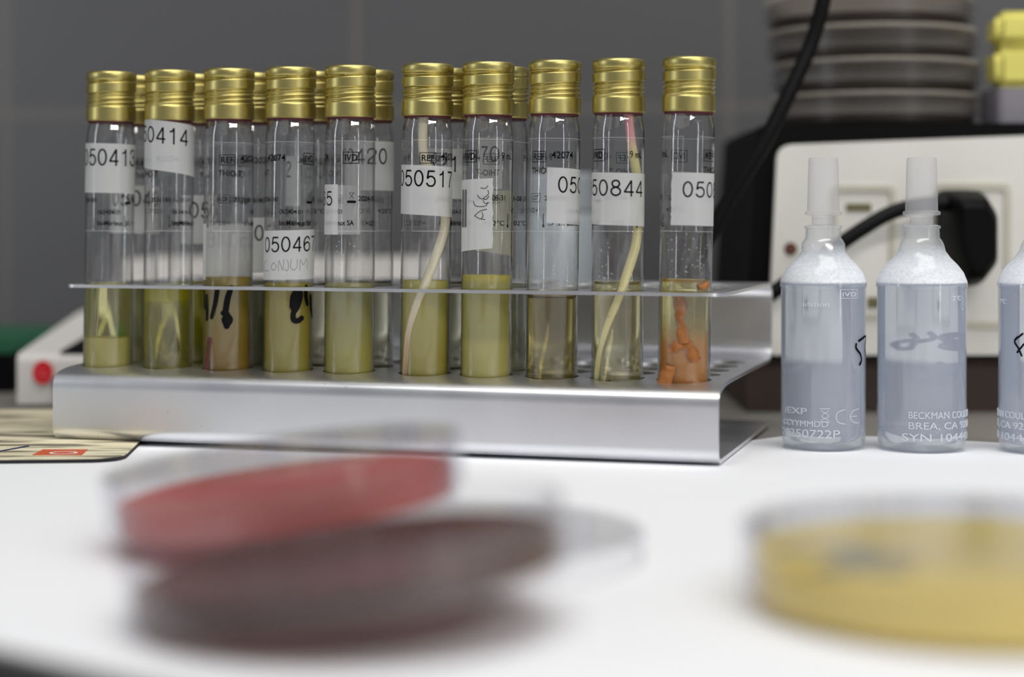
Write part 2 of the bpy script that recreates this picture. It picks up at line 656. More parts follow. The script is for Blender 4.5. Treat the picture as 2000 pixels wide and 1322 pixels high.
def stroke_on(mb, pts, r, wid, conv):
    """Pen stroke on a cylinder: pts in (x, y, width factor) that conv turns into (theta, z)."""
    P = smooth_path([(p[0], p[1], p[2] if len(p) > 2 else 1.0) for p in pts], 6)
    tz = [conv(p[0], p[1]) for p in P]
    L = [Vector((t * r, z, 0)) for t, z in tz]
    wf = [p[2] for p in P]
    for end in (0, 1):                                        # round both ends
        c, nx = (L[0], L[1]) if end == 0 else (L[-1], L[-2])
        d = (c - nx)
        d = d.normalized() if d.length > 1e-9 else Vector((1, 0, 0))
        w0 = wf[0] if end == 0 else wf[-1]
        ex = [(c + d * (wid * 0.5 * w0 * math.sin(R_(a_))), w0 * math.cos(R_(a_))) for a_ in (20, 40, 58, 72, 84)]
        if end == 0:
            L, wf = [e_[0] for e_ in ex[::-1]] + L, [e_[1] for e_ in ex[::-1]] + wf
        else:
            L, wf = L + [e_[0] for e_ in ex], wf + [e_[1] for e_ in ex]
    v, f = [], []
    n = len(L)
    for i in range(n):
        d = (L[min(i + 1, n - 1)] - L[max(i - 1, 0)])
        d = d.normalized() if d.length > 1e-9 else Vector((1, 0, 0))
        nn = Vector((-d.y, d.x, 0)) * (wid * 0.5 * wf[i])
        for c_ in (1.0, 0.5, 0.0, -0.5, -1.0):
            q = L[i] + nn * c_
            v.append(cyl(q.x / r, q.y, r))
    f = [(5 * i + c_, 5 * i + c_ + 1, 5 * i + c_ + 6, 5 * i + c_ + 5) for i in range(n - 1) for c_ in range(4)]
    mb.add(v, f)


# ------------------------------------------------------------------ where things stand
def at(px, py=None, Y=None, z=0.0):
    """The point on the level z seen at pixel (px, py), or the point at distance Y seen there."""
    if Y is None:
        Y = (HC - z) * FPX / (py - YH)
        return Vector(((px - 1000) / FPX * Y, Y, z))
    zz = HC - (py - YH) * Y / FPX if py is not None else z
    return Vector(((px - 1000) / FPX * Y, Y, zz))


PSI = R_(15.5)
CP, SP = math.cos(PSI), math.sin(PSI)
CX, CY = 0.0616, 0.550                     # the rack's front right foot
RACK_L = 0.2215


def rk(s, v, z=0.0):
    """rack coordinates: s metres left of its right end, v metres behind its front"""
    return Vector((CX - s * CP + v * SP, CY + s * SP + v * CP, z))


def s_of(px, v):
    t = (px - 1000) / FPX
    return (CX + v * SP - t * (CY + v * CP)) / (CP + t * SP)


V1, DV = 0.0185, 0.0185
FRONT = [(210, 217.5), (327, 332), (444, 448), (562, 568), (682, 684.5), (829.5, 835.5), (949, 954), (1077, 1084), (1205, 1208.5), (1335, 1346)]
HOLE_S = [s_of(p[0], V1) for p in FRONT]
HOLE_S = HOLE_S[:5] + HOLE_S[5:]

# ------------------------------------------------------------------ setting
WY = 0.98
mb = MB()
wn = [(-1.4, 0.0), (1.4, 0.0)]
wv = []
for (x, _) in wn:
    for z in (-0.8, 1.6):
        wv.append((x, WY - x * math.tan(R_(9)), z))
me = bpy.data.meshes.new('wall_back')
me.from_pydata(wv, [], [(0, 2, 3, 1)])
uv = me.uv_layers.new()
for lp in me.loops:
    co = me.vertices[lp.vertex_index].co
    uv.data[lp.index].uv = (co.x / math.cos(R_(9)), co.z)
struct(link_mesh('wall_back', me, M['tiles'], smooth=False))
struct(MB().box(-2.0, 2.0, -1.6, 1.3, -0.82, -0.8).build('floor', M['floor'], smooth=False))

# bench with its front edge running obliquely past the lens
e1 = at(0, 1265)
e2 = at(250, 1322)
ed = (e2 - e1).normalized()
ea, eb = e1 - ed * 1.0, e1 + ed * 0.36


def below(p, z):
    return (p.x, p.y, z)


bench = tag(MB().prism([(-1.1, 1.03), (-1.1, 0.80)] + [((e1 - ed * 0.62).x, (e1 - ed * 0.62).y), (eb.x, eb.y), (0.95, eb.y), (0.95, 0.82)], -0.03, -0.0006).build('lab_bench', M['bench'], smooth=False),
            'grey laboratory bench top under the white paper and the rack', 'bench')
nrm = Vector((ed.y, -ed.x, 0))
if nrm.y > 0:
    nrm = -nrm
ta_, tb_ = e1 - ed * 0.62, eb
MB().prism([(ta_.x, ta_.y), (tb_.x, tb_.y), (tb_.x + nrm.x * 0.004, tb_.y + nrm.y * 0.004), (ta_.x + nrm.x * 0.004, ta_.y + nrm.y * 0.004)], -0.034, -0.0012).build('edge_trim', plain('charcoal edge', rgb(54, 54, 56), 0.6), bench, smooth=False)
q = e1 - ed * 0.30
r1, r2 = at(1478, 866), at(1540, 850)
sheet_poly = [(q.x, q.y), (q.x + 0.01, 0.62), (-0.05, 0.62), (r1.x - 0.01, 0.61), (r2.x, r2.y), (at(1720, 852).x, at(1720, 852).y), (at(2000, 866).x, at(2000, 866).y), (0.42, 0.55), (0.42, eb.y + 0.001), (eb.x + 0.001, eb.y + 0.001)]
tag(MB().prism(sheet_poly, -0.0006, -0.0001).build('bench_paper', M['sheet'], smooth=False),
    'large white bench paper spread under the dishes, bottles and rack', 'paper')

# ------------------------------------------------------------------ mat under the rack's left end
mt = thing('desk_mat', 'cream printed mat with black rubber edge under the left end of the rack', 'mat')


def rounded(pts, rad, n=7):
    out = []
    m = len(pts)
    for i in range(m):
        p0, p1, p2 = Vector(pts[i - 1]).to_2d(), Vector(pts[i]).to_2d(), Vector(pts[(i + 1) % m]).to_2d()
        a, b = (p0 - p1).normalized(), (p2 - p1).normalized()
        ra = min(rad if isinstance(rad, (int, float)) else rad[i], (p0 - p1).length / 2, (p2 - p1).length / 2)
        if ra <= 0:
            out.append(tuple(p1))
            continue
        s0, s1 = p1 + a * ra, p1 + b * ra
        for k in range(n + 1):
            t = k / n
            out.append(tuple(s0 * (1 - t) ** 2 + p1 * 2 * t * (1 - t) + s1 * t * t))
    return out


mf0, mf1 = at(-260, 908), at(238, 903)
mdir = Vector((SP, CP, 0))
mpoly = [(mf0.x, mf0.y), (mf1.x, mf1.y), (mf1.x - 0.012, mf1.y + 0.15), (mf0.x - 0.012, mf0.y + 0.15)]
mp = rounded(mpoly, 0.012)
MB().prism(mp, 0.0, 0.0011).build('rubber_base', M['rubber'], mt, smooth=False)
MB().prism(mp, 0.0011, 0.0014).build('printed_surface', M['mat'], mt, smooth=False)
lg = [at(x, y, z=0.0014) for x, y in ((62, 889), (84, 878), (172, 878), (160, 889))]
lo = MB().prism([(p.x, p.y) for p in lg], 0.0014, 0.00150).build('logo_patch', M['orange'], mt, smooth=False)
ring = MB()
c0 = at(124, 884, z=0.0015)
vv, ff = [], []
for k in range(40):
    w = 2 * math.pi * k / 40
    for rr in (0.0044, 0.0034):
        vv.append((c0.x + rr * math.cos(w), c0.y + rr * 0.8 * math.sin(w), 0.00152))
for k in range(40):
    a, b = 2 * k, 2 * ((k + 1) % 40)
    ff.append((a, b, b + 1, a + 1))
ring.add(vv, ff).build('ring_mark', M['white'], lo, smooth=False)
nav = [at(x, y, z=0.0014) for x, y in ((-60, 893), (-60, 891), (56, 870), (58, 872))]
MB().prism([(p.x, p.y) for p in nav], 0.0014, 0.00148).build('navy_line', plain('navy print', rgb(30, 40, 78), 0.6), mt, smooth=False)

# ------------------------------------------------------------------ the rack
rack = thing('tube_rack', 'long satin aluminium test tube rack holding the gold capped tubes', 'test tube rack')
rack.location = rk(0, 0, 0.0004)
rack.rotation_euler = (0, R_(0.22), -PSI)   # its frame: -x along the row to the left, +y to the back


def sheet_profile(pts, th):
    """thicken an open (v, z) polyline to a closed outline"""
    P = [Vector(p) for p in pts]
    n = len(P)
    L, R2 = [], []
    for i in range(n):
        d = (P[min(i + 1, n - 1)] - P[max(i - 1, 0)]).normalized()
        nn = Vector((-d.y, d.x)) * th / 2
        L.append(P[i] + nn)
        R2.append(P[i] - nn)
    return [tuple(p) for p in L + R2[::-1]]


def extrude_profile(prof, x0, x1):
    n = len(prof)
    v = [(x0, p[0], p[1]) for p in prof] + [(x1, p[0], p[1]) for p in prof]
    h = n // 2
    f = [(i, (i + 1) % n, n + (i + 1) % n, n + i) for i in range(n)]
    for base in (0, n):                       # end faces as quads between the two sides
        for i in range(h - 1):
            f.append((base + i, base + i + 1, base + n - 2 - i, base + n - 1 - i))
    return MB().add(v, f)


def arc(cx, cz, r, a0, a1, n=8):
    return [(cx + r * math.cos(R_(a0 + (a1 - a0) * k / n)), cz + r * math.sin(R_(a0 + (a1 - a0) * k / n))) for k in range(n + 1)]


VB = 0.1215
ZD = 0.0235
tray_pts = [(VB - 0.004, 0.0007), (0.06, 0.0007)] + arc(0.0042, 0.0042, 0.0035, 270, 180, 8) + [(0.0007, 0.0047), (0.0007, 0.0055), (0.0007, 0.0120), (0.0007, 0.0168), (0.0007, 0.0178)] + \
    [(0.0009, 0.0193), (0.0018, 0.0206), (0.0034, 0.0215), (0.0060, 0.0222), (0.0095, 0.0227), (0.0135, 0.02305), (0.0180, 0.02325), (0.0230, 0.02335), (0.05, 0.02335), (VB - 0.010, 0.02335)]
tray = extrude_profile(sheet_profile(tray_pts, 0.0012), -RACK_L, 0.0).build('tray', M['alu'], rack, sharp=50)
back_pts = [(VB - 0.010, 0.02335)] + arc(VB - 0.0075, ZD + 0.0068, 0.0070, -90, 0, 8)[1:] + [(VB - 0.0005, 0.0440)] + arc(VB - 0.0068, 0.0443, 0.0063, 0, 90, 8)
bp = extrude_profile(sheet_profile(back_pts, 0.0011), -RACK_L, 0.0).build('back_panel', M['alu'], rack, sharp=50)
bp.data.materials[0] = M['alu']
# top shelf: rounded front corners
ZS = 0.0506
shelf_out = rounded([(0.0, 0.0072), (-RACK_L, 0.0072), (-RACK_L, VB - 0.0068), (0.0, VB - 0.0068)], [0.007, 0.004, 0, 0], 8)
shelf = MB().prism(shelf_out, ZS - 0.0005, ZS + 0.0005).build('top_shelf', M['alu'], rack, smooth=False)


def bore(obj, z0, z1, rad):
    mbc = MB()
    for k in range(5):
        for s in HOLE_S:
            c = Vector((-s, V1 + DV * k))
            ring = [(c.x + rad * math.cos(2 * math.pi * i / 48), c.y + rad * math.sin(2 * math.pi * i / 48)) for i in range(48)]
            mbc.prism(ring, z0, z1)
    cut = mbc.build('cutter', M['alu'], smooth=False)
    cut.parent = rack
    md = obj.modifiers.new('holes', 'BOOLEAN')
    md.operation = 'DIFFERENCE'
    md.solver = 'EXACT'
    md.object = cut
    bpy.context.view_layer.update()
    me2 = bpy.data.meshes.new_from_object(obj.evaluated_get(bpy.context.evaluated_depsgraph_get()))
    obj.modifiers.clear()
    old = obj.data
    obj.data = me2
    bpy.data.meshes.remove(old)
    bpy.data.objects.remove(cut)
    for p in me2.polygons:
        p.use_smooth = True
    me2.set_sharp_from_angle(angle=R_(35))


bore(tray, 0.012, 0.03, 0.00855)
bore(shelf, 0.045, 0.056, 0.0086)

# ------------------------------------------------------------------ test tubes
RO, RI = 0.00815, 0.00792
RL = 0.00788
ZB = 0.0024                                # foot of a tube on the rack's lower sheet
ZCAP, ZTOP = 0.1072, 0.1240                # cap's lower rim and top above the bench


def glass_bm():
    m = MB()
    zt = ZTOP - ZB - 0.0016
    zc = ZCAP - ZB
    prof = [(0, 0), (RO - 0.0022, 0.0), (RO - 0.0008, 0.0005), (RO, 0.0020), (RO, zc - 0.0062), (RO - 0.00018, zc - 0.0040), (RO - 0.0006, zc - 0.0022), (RO - 0.0010, zc - 0.0005), (RO - 0.0012, zc + 0.002), (RO - 0.0012, zt),
            (RI - 0.0012, zt), (RI - 0.0012, zc + 0.002), (RI - 0.0010, zc - 0.0005), (RI - 0.0006, zc - 0.0022), (RI - 0.00018, zc - 0.0040), (RI, zc - 0.0062), (RI, 0.0032), (RI - 0.0022, 0.0016), (0, 0.0015)]
    return m.lathe(prof, 72)


def cap_bm():
    m = MB()
    z0, z1 = ZCAP - ZB, ZTOP - ZB
    h = z1 - z0
    rc = 0.00832

    def wob(r, z, th):
        u = (z - z0) / h
        if not 0.27 < u < 0.80 or r < rc - 0.0008:
            return r
        # two spiral starts above the skirt, one broad bulge over them
        lead = 0.0030
        zz = z - z0 - lead * 0.5 * math.sin(th) * 0.35
        uu = zz / h
        d = 0.00060 * math.exp(-((uu - 0.545) / 0.020) ** 2) + 0.00062 * math.exp(-((uu - 0.785) / 0.016) ** 2)
        w = max(0.0, min(1.0, (u - 0.27) / 0.05, (0.56 - u) / 0.04))
        ph = (z - z0) / (lead / 2) - 2 * th / (2 * math.pi)
        d += 0.00062 * w * (0.5 - 0.5 * math.cos(2 * math.pi * ph))
        return r - d
    prof = [(rc - 0.0006, z0), (rc - 0.0001, z0 - 0.0001), (rc, z0 + 0.0003), (rc, z0 + 0.0006), (rc, z0 + 0.0009), (rc, z0 + 0.0040), (rc, z0 + 0.0044)]
    n = 84
    for k in range(n + 1):
        prof.append((rc - 0.00004, z0 + h * (0.275 + 0.52 * k / n)))
    prof += [(rc - 0.00048, z0 + h * 0.805), (rc - 0.00020, z0 + h * 0.825), (rc, z0 + h * 0.85), (rc + 0.00003, z0 + h * 0.93), (rc - 0.00012, z0 + h * 0.965), (rc - 0.0006, z0 + h * 0.992), (rc - 0.0012, z1), (0, z1),
             (0, z1 - 0.0007), (rc - 0.0012, z1 - 0.0007), (rc - 0.0006, z0 + 0.001)]
    return m.lathe(prof, 96, rf=wob, close=False)


def liner_bm():
    z0 = ZCAP - ZB
    m = MB()
    return m.lathe([(0.0073, z0 - 0.0006), (0.00755, z0 - 0.0007), (0.00768, z0 - 0.0002), (0.00768, z0 + 0.0030), (0.0, z0 + 0.0032), (0.0, z0 + 0.0026), (0.0073, z0 + 0.0024), (0.0073, z0 - 0.0006)], 64)


GLASS_ME = glass_bm().build('glass_body', M['glass'], sharp=60)
CAP_ME = cap_bm().build('cap', M['gold'], sharp=70)
LINER_ME = liner_bm().build('liner', M['liner'], sharp=40)
PROTO = [GLASS_ME, CAP_ME, LINER_ME]


def zt(y, Y):
    """height above the tube foot of what shows at image row y"""
    return HC - (y - YH) * Y / FPX - ZB


def print_bm(Y0=0.58):
    """the black print that runs round every tube; angle 0 is the middle of its THIO-T line"""
    m = MB()
    r = RO + 0.00005
    D = R_
    z = lambda y: zt(y, Y0)

    def T(body, a0, a1, base, cap_px, thin=0.0):
        text_on(m, body, D(a0), z(base), r, cap_px * Y0 / FPX, th1=D(a1), thin=thin)
    frame_on(m, D(-23), D(15), z(318), z(296), r)
    T('REF', -18, 11, 313, 12, 0.016)
    T('42074', 27, 79, 310, 13, 0.020)
    T('THIO-T', -24, 31, 340, 12, 0.012)
    frame_on(m, D(-25), D(3), z(395), z(378), r, 0.00013)
    T('LOT', -20, -2, 391, 9, 0.008)
    T('2336180', 13, 62, 392, 9, 0.014)
    T('065404-01', 66, 120, 417, 9, 0.008)
    T('bioMérieux SA', 65, 147, 440, 10, 0.022)
    frame_on(m, D(121), D(159), z(317), z(293), r, 0.00026)
    T('IVD', 126, 154, 311, 13, 0.022)
    # hourglass and black bar
    v = []
    stroke = lambda pts, w: stroke_on(m, pts, r, w, lambda a, y: (D(a), z(y)))
    stroke([(136, 375), (147, 375)], 0.00012)
    stroke([(136, 375), (147, 387)], 0.00012)
    stroke([(147, 375), (136, 387)], 0.00012)
    stroke([(134, 393), (149, 393)], 0.00085)
    T('2024-08-31', 157, 227, 391, 10, 0.014)
    T('+02°C', 175, 225, 440, 9, 0.012)
    stroke([(236, 443), (236, 418)], 0.00032)
    stroke([(236, 442), (236, 440)], 0.0008)
    stroke([(238, 430), (243, 420)], 0.00015)
    T('+25°C', 250, 296, 415, 9, 0.012)
    T('9 mL', 216, 252, 310, 13, 0.014)
    return m


PRINT = print_bm().build('printed_text', M['ink'], smooth=False, recalc=False)


def film_bm(Y0=0.58):
    m = MB()
    z0, z1 = zt(452, Y0), zt(271, Y0)
    patch_on(m, R_(-40), R_(290), z0, z1, z0, z1, RO + 0.00002, 80, rows=2)
    return m


FILM = film_bm().build('print_film', M['film'], recalc=False)
fe = MB()
frame_on(fe, R_(-40), R_(290), zt(452, 0.58), zt(271, 0.58), RO + 0.00004, 0.00014, 80)
FILMEDGE = fe.build('film_edge', M['film_edge'], recalc=False)
PROTO += [PRINT, FILM, FILMEDGE]


class Tube:
    """one capped tube standing in a hole of the rack"""

    def __init__(s, pb, pt, v, label, group, rot, print_rot=0.0):
        s.v = v
        sv = s_of(pb, v)
        P = rk(sv, v, 0.0235)
        s.Y = P.y
        Xt = (pt - 1000) / FPX * s.Y
        dz = 0.1155 - 0.0235
        ang = math.atan2(Xt - P.x, dz)
        base = P - Vector((math.tan(ang) * (0.0235 - ZB), 0, 0.0235 - ZB))
        s.pb, s.pt = pb, pt
        s.face = -math.atan((0.5 * (pb + pt) - 1000) / FPX)    # the side that looks at the lens
        o = thing('test_tube', label, 'test tube', base, 0, group)
        o.rotation_euler = (0, ang, 0)
        s.o = o
        s.R = RO / s.Y * FPX
        s.part(GLASS_ME)
        c = s.part(CAP_ME, rot)
        l = LINER_ME.copy()
        COL.objects.link(l)
        l.parent = c
        s.part(PRINT, s.face + R_(print_rot))
        f = s.part(FILM, s.face + R_(print_rot))
        e = FILMEDGE.copy()
        COL.objects.link(e)
        e.parent = f

    def part(s, src, rz=0.0):
        o = src.copy()
        COL.objects.link(o)
        o.parent = s.o
        o.rotation_euler = (0, 0, rz)
        return o

    def cx(s, y):
        return s.pb + (s.pt - s.pb) * (750 - y) / 528.0

    def th(s, x, y):
        q = max(-0.9999, min(0.9999, (x - s.cx(y)) / s.R))
        return math.asin(q) + s.face

    def z(s, y):
        return zt(y, s.Y)

    def conv(s, x, y):
        return s.th(x, y), s.z(y)

    def liquid(s, ytop, mat, r=RL):
        h = s.z(ytop)
        m = MB()
        m.lathe([(0, 0.00165), (r - 0.0018, 0.0017), (r - 0.0004, 0.0025), (r, 0.0034)] + [(r, 0.0034 + (h - 0.0034) * k / 6) for k in range(1, 7)] +
                [(r - 0.0002, h - 0.0001), (r - 0.0009, h - 0.0006), (r - 0.0022, h - 0.0010), (0, h - 0.0012)], 64)
        s.liq = m.build('broth', mat, s.o, sharp=60)
        return s.liq

    def label(s, a0, a1, yt0, yb0, yt1=None, yb1=None, text=None, ta=0, base=0, cap=32, adv=3.95, skew=0.0, mat='paper', rag0=0.0, rag1=0.0, thin=-0.004):
        """paper sticker between angles a0 and a1 (degrees from the face), rows yt..yb at each end"""
        yt1 = yt0 if yt1 is None else yt1
        yb1 = yb0 if yb1 is None else yb1
        m = MB()
        patch_on(m, R_(a0) + s.face, R_(a1) + s.face, s.z(yb0), s.z(yt0), s.z(yb1), s.z(yt1), RO + 0.00011, 48, rag0, rag1)
        lb = m.build('paper_sticker', M[mat], s.o, recalc=False)
        if text:
            t = MB()
            digits_on(t, text, R_(ta) + s.face, s.z(base), RO + 0.00015, cap * s.Y / FPX, adv * 0.001, skew=skew)
            t.build('number', M['ink'], lb, smooth=False, recalc=False)
        return lb

    def pen(s, strokes, wid, name='marker_writing', mat='marker', r=None, parent=None):
        m = MB()
        for st in strokes:
            stroke_on(m, st, r or RO + 0.00009, wid * s.Y / FPX, s.conv)
        return m.build(name, M[mat], parent or s.o, smooth=False, recalc=False)


FR = 'gold capped test tubes in the front row of the rack'
BK = 'gold capped test tubes in the second row of the rack'
YO = lambda r, g, b: rgb(r, g, b)
tubes = []
DESC = ['test tube with sticker 050413, broth cloudy below, at left end of rack',
        'test tube with slanting sticker 050414 just below its gold cap',
        'test tube of brownish orange broth with black marker strokes, no front sticker',
        'test tube with sticker 050467 and pencil writing, black marker 24 below it',
        'test tube with only a narrow sticker strip ending in 5 at its left edge',
        'test tube with sticker 050517 and long cream tubing curving through cloudy broth',
        'test tube with torn white sticker carrying a barcode and scribbled handwriting',
        'test tube of clear brownish broth with white sticker 050 on right side',
        'test tube with sticker 050844 and pinkish tubing bent through clear olive broth',
        'test tube with orange clotted tissue in orange broth at right end of rack']
PR = [-95, -58, 0, -89, -138, 6, -184, -33, -190, 60]
ROT = [0.2, 0.9, 0.1, 0.5, 0.0, 1.1, 0.7, 0.3, 0.45, 0.6]
for i, (pb, pt) in enumerate(FRONT):
    tubes.append(Tube(pb, pt, V1, DESC[i], FR, ROT[i], PR[i]))
T1, T2, T3, T4, T5, T6, T7, T8, T9, T10 = tubes

# stickers
T1.label(-96, 84, 281, 377, 283, 378, '050413', -84, 325, 33, 3.9)
T2.label(-98, 82, 231, 326, 247, 346, '050414', -116, 283 - 7, 32, 4.05, skew=-0.075)
T3.label(-258, -62, 437, 546, 437, 546, '050466', -258, 484, 32, 4.0, mat='paper')
T4.label(-96, 84, 452, 547, 447, 543, '050467', -70, 493, 30, 3.75, skew=0.03)
T4.pen([[(523, 508), (518, 516), (519, 528), (526, 528)], [(536, 512), (531, 520), (535, 527), (541, 520), (536, 512)], [(545, 528), (546, 508), (553, 526), (555, 506)], [(561, 507), (564, 515), (562, 527), (557, 525)],
        [(569, 506), (568, 520), (574, 526), (580, 519), (580, 505)], [(585, 527), (586, 506), (592, 516), (598, 504), (599, 524)]], 1.1, 'pencil_writing', 'greyink', RO + 0.00016)
T5.label(-205, -28, 361, 458, 361, 458, '050465', -204, 402, 28, 4.0, mat='paper')
T6.label(-97, 86, 322, 417, 327, 424, '050517', -84, 364, 32, 3.95, skew=-0.022)
T8.label(-15, 150, 328, 435, 334, 442, '050521', 9, 377, 32, 4.0, skew=-0.012)
T9.label(-97, 87, 337, 438, 340, 442, '050844', -104, 382, 32, 4.2, skew=-0.02)
T10.label(-35, 150, 338, 440, 339, 441, '050846', -10, 386, 31, 4.0, rag0=0.03)

# the torn sticker on the seventh tube: paper, folded flap, bars, scribble, cream rest round the back
lb = T7.label(-82, 12, 353, 492, 349, 484, None, rag1=0.035)
m = MB()
patch_on(m, T7.th(903.5, 446), T7.th(915, 446), T7.z(492), T7.z(447), T7.z(489), T7.z(445), RO + 0.0003, 10)
m.build('folded_flap', M['paper'], lb, recalc=False)
m = MB()
for x0, x1 in ((904.6, 906.2), (907, 907.7), (908.6, 909.1), (910, 911.5), (912.3, 912.8)):
    patch_on(m, T7.th(x0, 410), T7.th(x1, 410), T7.z(444), T7.z(371), T7.z(444), T7.z(371), RO + 0.00015, 2, rows=1)
m.build('bars', M['ink'], lb, smooth=False, recalc=False)
T7.pen([[(940, 368), (948, 369), (953, 364)], [(953, 372), (954, 380), (945, 388), (950, 390), (955, 384)], [(934, 382), (938, 388), (946, 389)], [(926, 394), (929, 402), (940, 404), (950, 402), (952, 396)],
        [(928, 422), (938, 413), (951, 409)], [(928, 422), (937, 427), (948, 429)], [(942, 415), (944, 422), (940, 428)], [(944, 392), (948, 398), (956, 396)]], 1.3, 'scribble', 'ink', RO + 0.00016, lb)
T7.label(92, 205, 372, 502, 370, 490, None, mat='cream')
m = MB()
for k in range(12):
    a = R_(100 + k * 4.5) + T7.face
    w = random.choice((0.008, 0.014, 0.022))
    patch_on(m, a, a + w, T7.z(452), T7.z(385), T7.z(452), T7.z(385), RO + 0.00016, 2, rows=1)
m.build('printed_bars', M['greyink'], [c for c in T7.o.children if c.name.startswith('paper_sticker')][-1], smooth=False, recalc=False)

# marker writing
T3.pen([[(399, 560, .6), (400, 585), (401, 600)], [(404, 576, .8), (405, 600, 1), (405, 622, .9)]], 8, 'marker_writing')
T3.pen([[(425, 563), (421, 590), (414, 618, .8)]], 10, 'marker_writing')
T3.pen([[(452, 560, .8), (445, 580), (441, 605)], [(436, 609, .8), (442, 612, 1.0)], [(443, 612, 1.1), (444, 622, 1.9), (443, 634, 1.0)]], 12, 'marker_writing')
T4.pen([[(570, 596, .7), (573, 578, .9), (581, 566, 1), (586, 574, 1), (580, 596, 1), (573, 610, .8), (574, 622, .9), (582, 624, .8), (589, 619, .8)], [(580, 575, 1.2), (578, 590, 1.2), (574, 600)]], 13, 'marker_writing')
T4.pen([[(598, 558, .8), (597, 575), (600, 592, .8)], [(606, 576, .7), (607, 600, .9), (609, 620, .4)]], 10, 'marker_writing')

# broths
OL = YO
T1.liquid(554, liquid_mat('broth clear over cloud', OL(196, 190, 66), OL(200, 192, 118), 0.10, 0.95, T1.z(657), 0.0006, (0.95, 0.94, 0.66, 1), rag=0.0012, cap=(T1.z(564), OL(206, 186, 74))))
T2.liquid(561, liquid_mat('broth bright olive', OL(204, 196, 38), OL(184, 174, 80), 0.50, 0.16, T2.z(592), 0.003, (0.93, 0.92, 0.58, 1)))
T3.liquid(541, liquid_mat('broth brown orange', OL(152, 134, 60), OL(152, 122, 48), 0.92, 0.94, T3.z(660), 0.02, streak=0.15))
T4.liquid(552, liquid_mat('broth dull olive', OL(174, 160, 70), OL(182, 170, 80), 0.84, 0.80, T4.z(640), 0.02, streak=0.25))
T5.liquid(553, liquid_mat('broth grey green', OL(172, 170, 116), OL(186, 178, 96), 0.88, 0.96, T5.z(650), 0.012, streak=0.15))
T6.liquid(547, liquid_mat('broth cloudy olive', OL(194, 186, 108), OL(182, 170, 80), 0.95, 0.96, T6.z(650), 0.02, streak=0.1), 0.0074)
T7.liquid(537, liquid_mat('broth pale olive', OL(190, 184, 112), OL(206, 196, 118), 0.86, 0.97, T7.z(664), 0.003, streak=0.1, cap=(T7.z(552), OL(210, 198, 104))))
T8.liquid(577, liquid_mat('broth clear brown', OL(150, 126, 78), OL(200, 190, 110), 0.10, 0.05, T8.z(690), 0.02, (0.80, 0.74, 0.46, 1), cap=(T8.z(582), OL(150, 98, 34))))
T9.liquid(550, liquid_mat('broth clear olive', OL(174, 164, 96), OL(196, 190, 116), 0.12, 0.05, T9.z(690), 0.02, (0.95, 0.93, 0.74, 1)), 0.0074)
T10.liquid(545, liquid_mat('broth orange', OL(186, 174, 92), OL(206, 142, 58), 0.15, 0.93, T10.z(645), 0.010, (0.95, 0.92, 0.66, 1), rag=0.008, cap=(T10.z(556), OL(226, 180, 34))), 0.0074)

# bubbles on the third tube's broth
m = MB()
for k in range(9):
    x, y = 404 + k * 3.9 + random.uniform(-1, 1), 545 + random.uniform(-3.5, 3.5)
    th = T3.th(x, y)
    c = Vector(cyl(th, T3.z(y), 0.0066))
    rr = random.uniform(0.0003, 0.0006)
    b = MB().lathe([(0, -rr), (rr * .7, -rr * .7), (rr, 0), (rr * .7, rr * .7), (0, rr)], 12)
    m.add([Vector(p) + c for p in b.v], b.f)
fo = m.build('froth', M['film_edge'], T3.liq)
fo['kind'] = 'stuff'
# condensation drops inside three tubes
for T, x0, x1, y0, y1, n in ((T5, 650, 712, 470, 545, 70), (T9, 1166, 1195, 470, 545, 36), (T10, 1300, 1385, 455, 540, 50), (T8, 1080, 1110, 490, 560, 40)):
    m = MB()
    for k in range(n):
        x, y = random.uniform(x0, x1), y0 + (y1 - y0) * random.random() ** 0.7
        c = Vector(cyl(T.th(x, y), T.z(y), RI - 0.0001))
        rr = random.uniform(0.00008, 0.00024)
        b = MB().lathe([(0, -rr), (rr * .7, -rr * .7), (rr, 0), (rr * .7, rr * .7), (0, rr)], 8)
        m.add([Vector(p) + c for p in b.v], b.f)
    d = m.build('condensation', M['film_edge'], T.o)
    d['kind'] = 'stuff'

# second row
BACKS = []
bdat = [(0, 'second-row test tube seen between the tubes stickered 050413 and 050414'),
        (1, 'second-row test tube with sticker starting 05, right of the tube stickered 050414'),
        (2, 'second-row test tube with low sticker 05, left of the tube stickered 050467'),
        (3, 'second-row test tube behind and right of the tube stickered 050467'),
        (4, 'second-row test tube with high sticker ending in 0, beside the wide gap in row'),
        (5, 'second-row test tube with sticker ending in 1, behind the tube stickered 050517'),
        (6, 'second-row test tube with sticker ending in 70, behind the torn sticker tube')]
bshift = [39, 40, 40, 40, 39, 40, 40]
for k, (i, d) in enumerate(bdat):
    pb, pt = FRONT[i]
    v2 = V1 + DV
    P = rk(HOLE_S[i], v2)
    px = 1000 + FPX * P.x / P.y
    BACKS.append(Tube(px, px + (pt - pb) * 0.7, v2, d, BK, random.random(), [20, 40, -30, 100, 130, -70, 200][k]))
B1, B2, B3, B4, B5, B6, B7 = BACKS
B1.label(-92, 88, 362, 455, 364, 456, '050408', -63, 403, 31, 4.0)
B2.label(-28, 150, 382, 476, 382, 476, '050435', -8, 426, 31, 4.0)
B3.label(-5, 160, 425, 532, 425, 530, '050452', 9, 470, 31, 4.0)
B4.label(-150, -24, 306, 402, 306, 402, '050472', -216, 347, 31, 4.1)
B5.label(-80, 84, 277, 372, 278, 373, '050420', -116, 322, 31, 4.0)
B6.label(-85, 60, 292, 388, 292, 389, '050521', -125, 337, 31, 4.0)
B7.label(-110, -2, 270, 370, 270, 370, '050470', -173, 318, 31, 4.1)
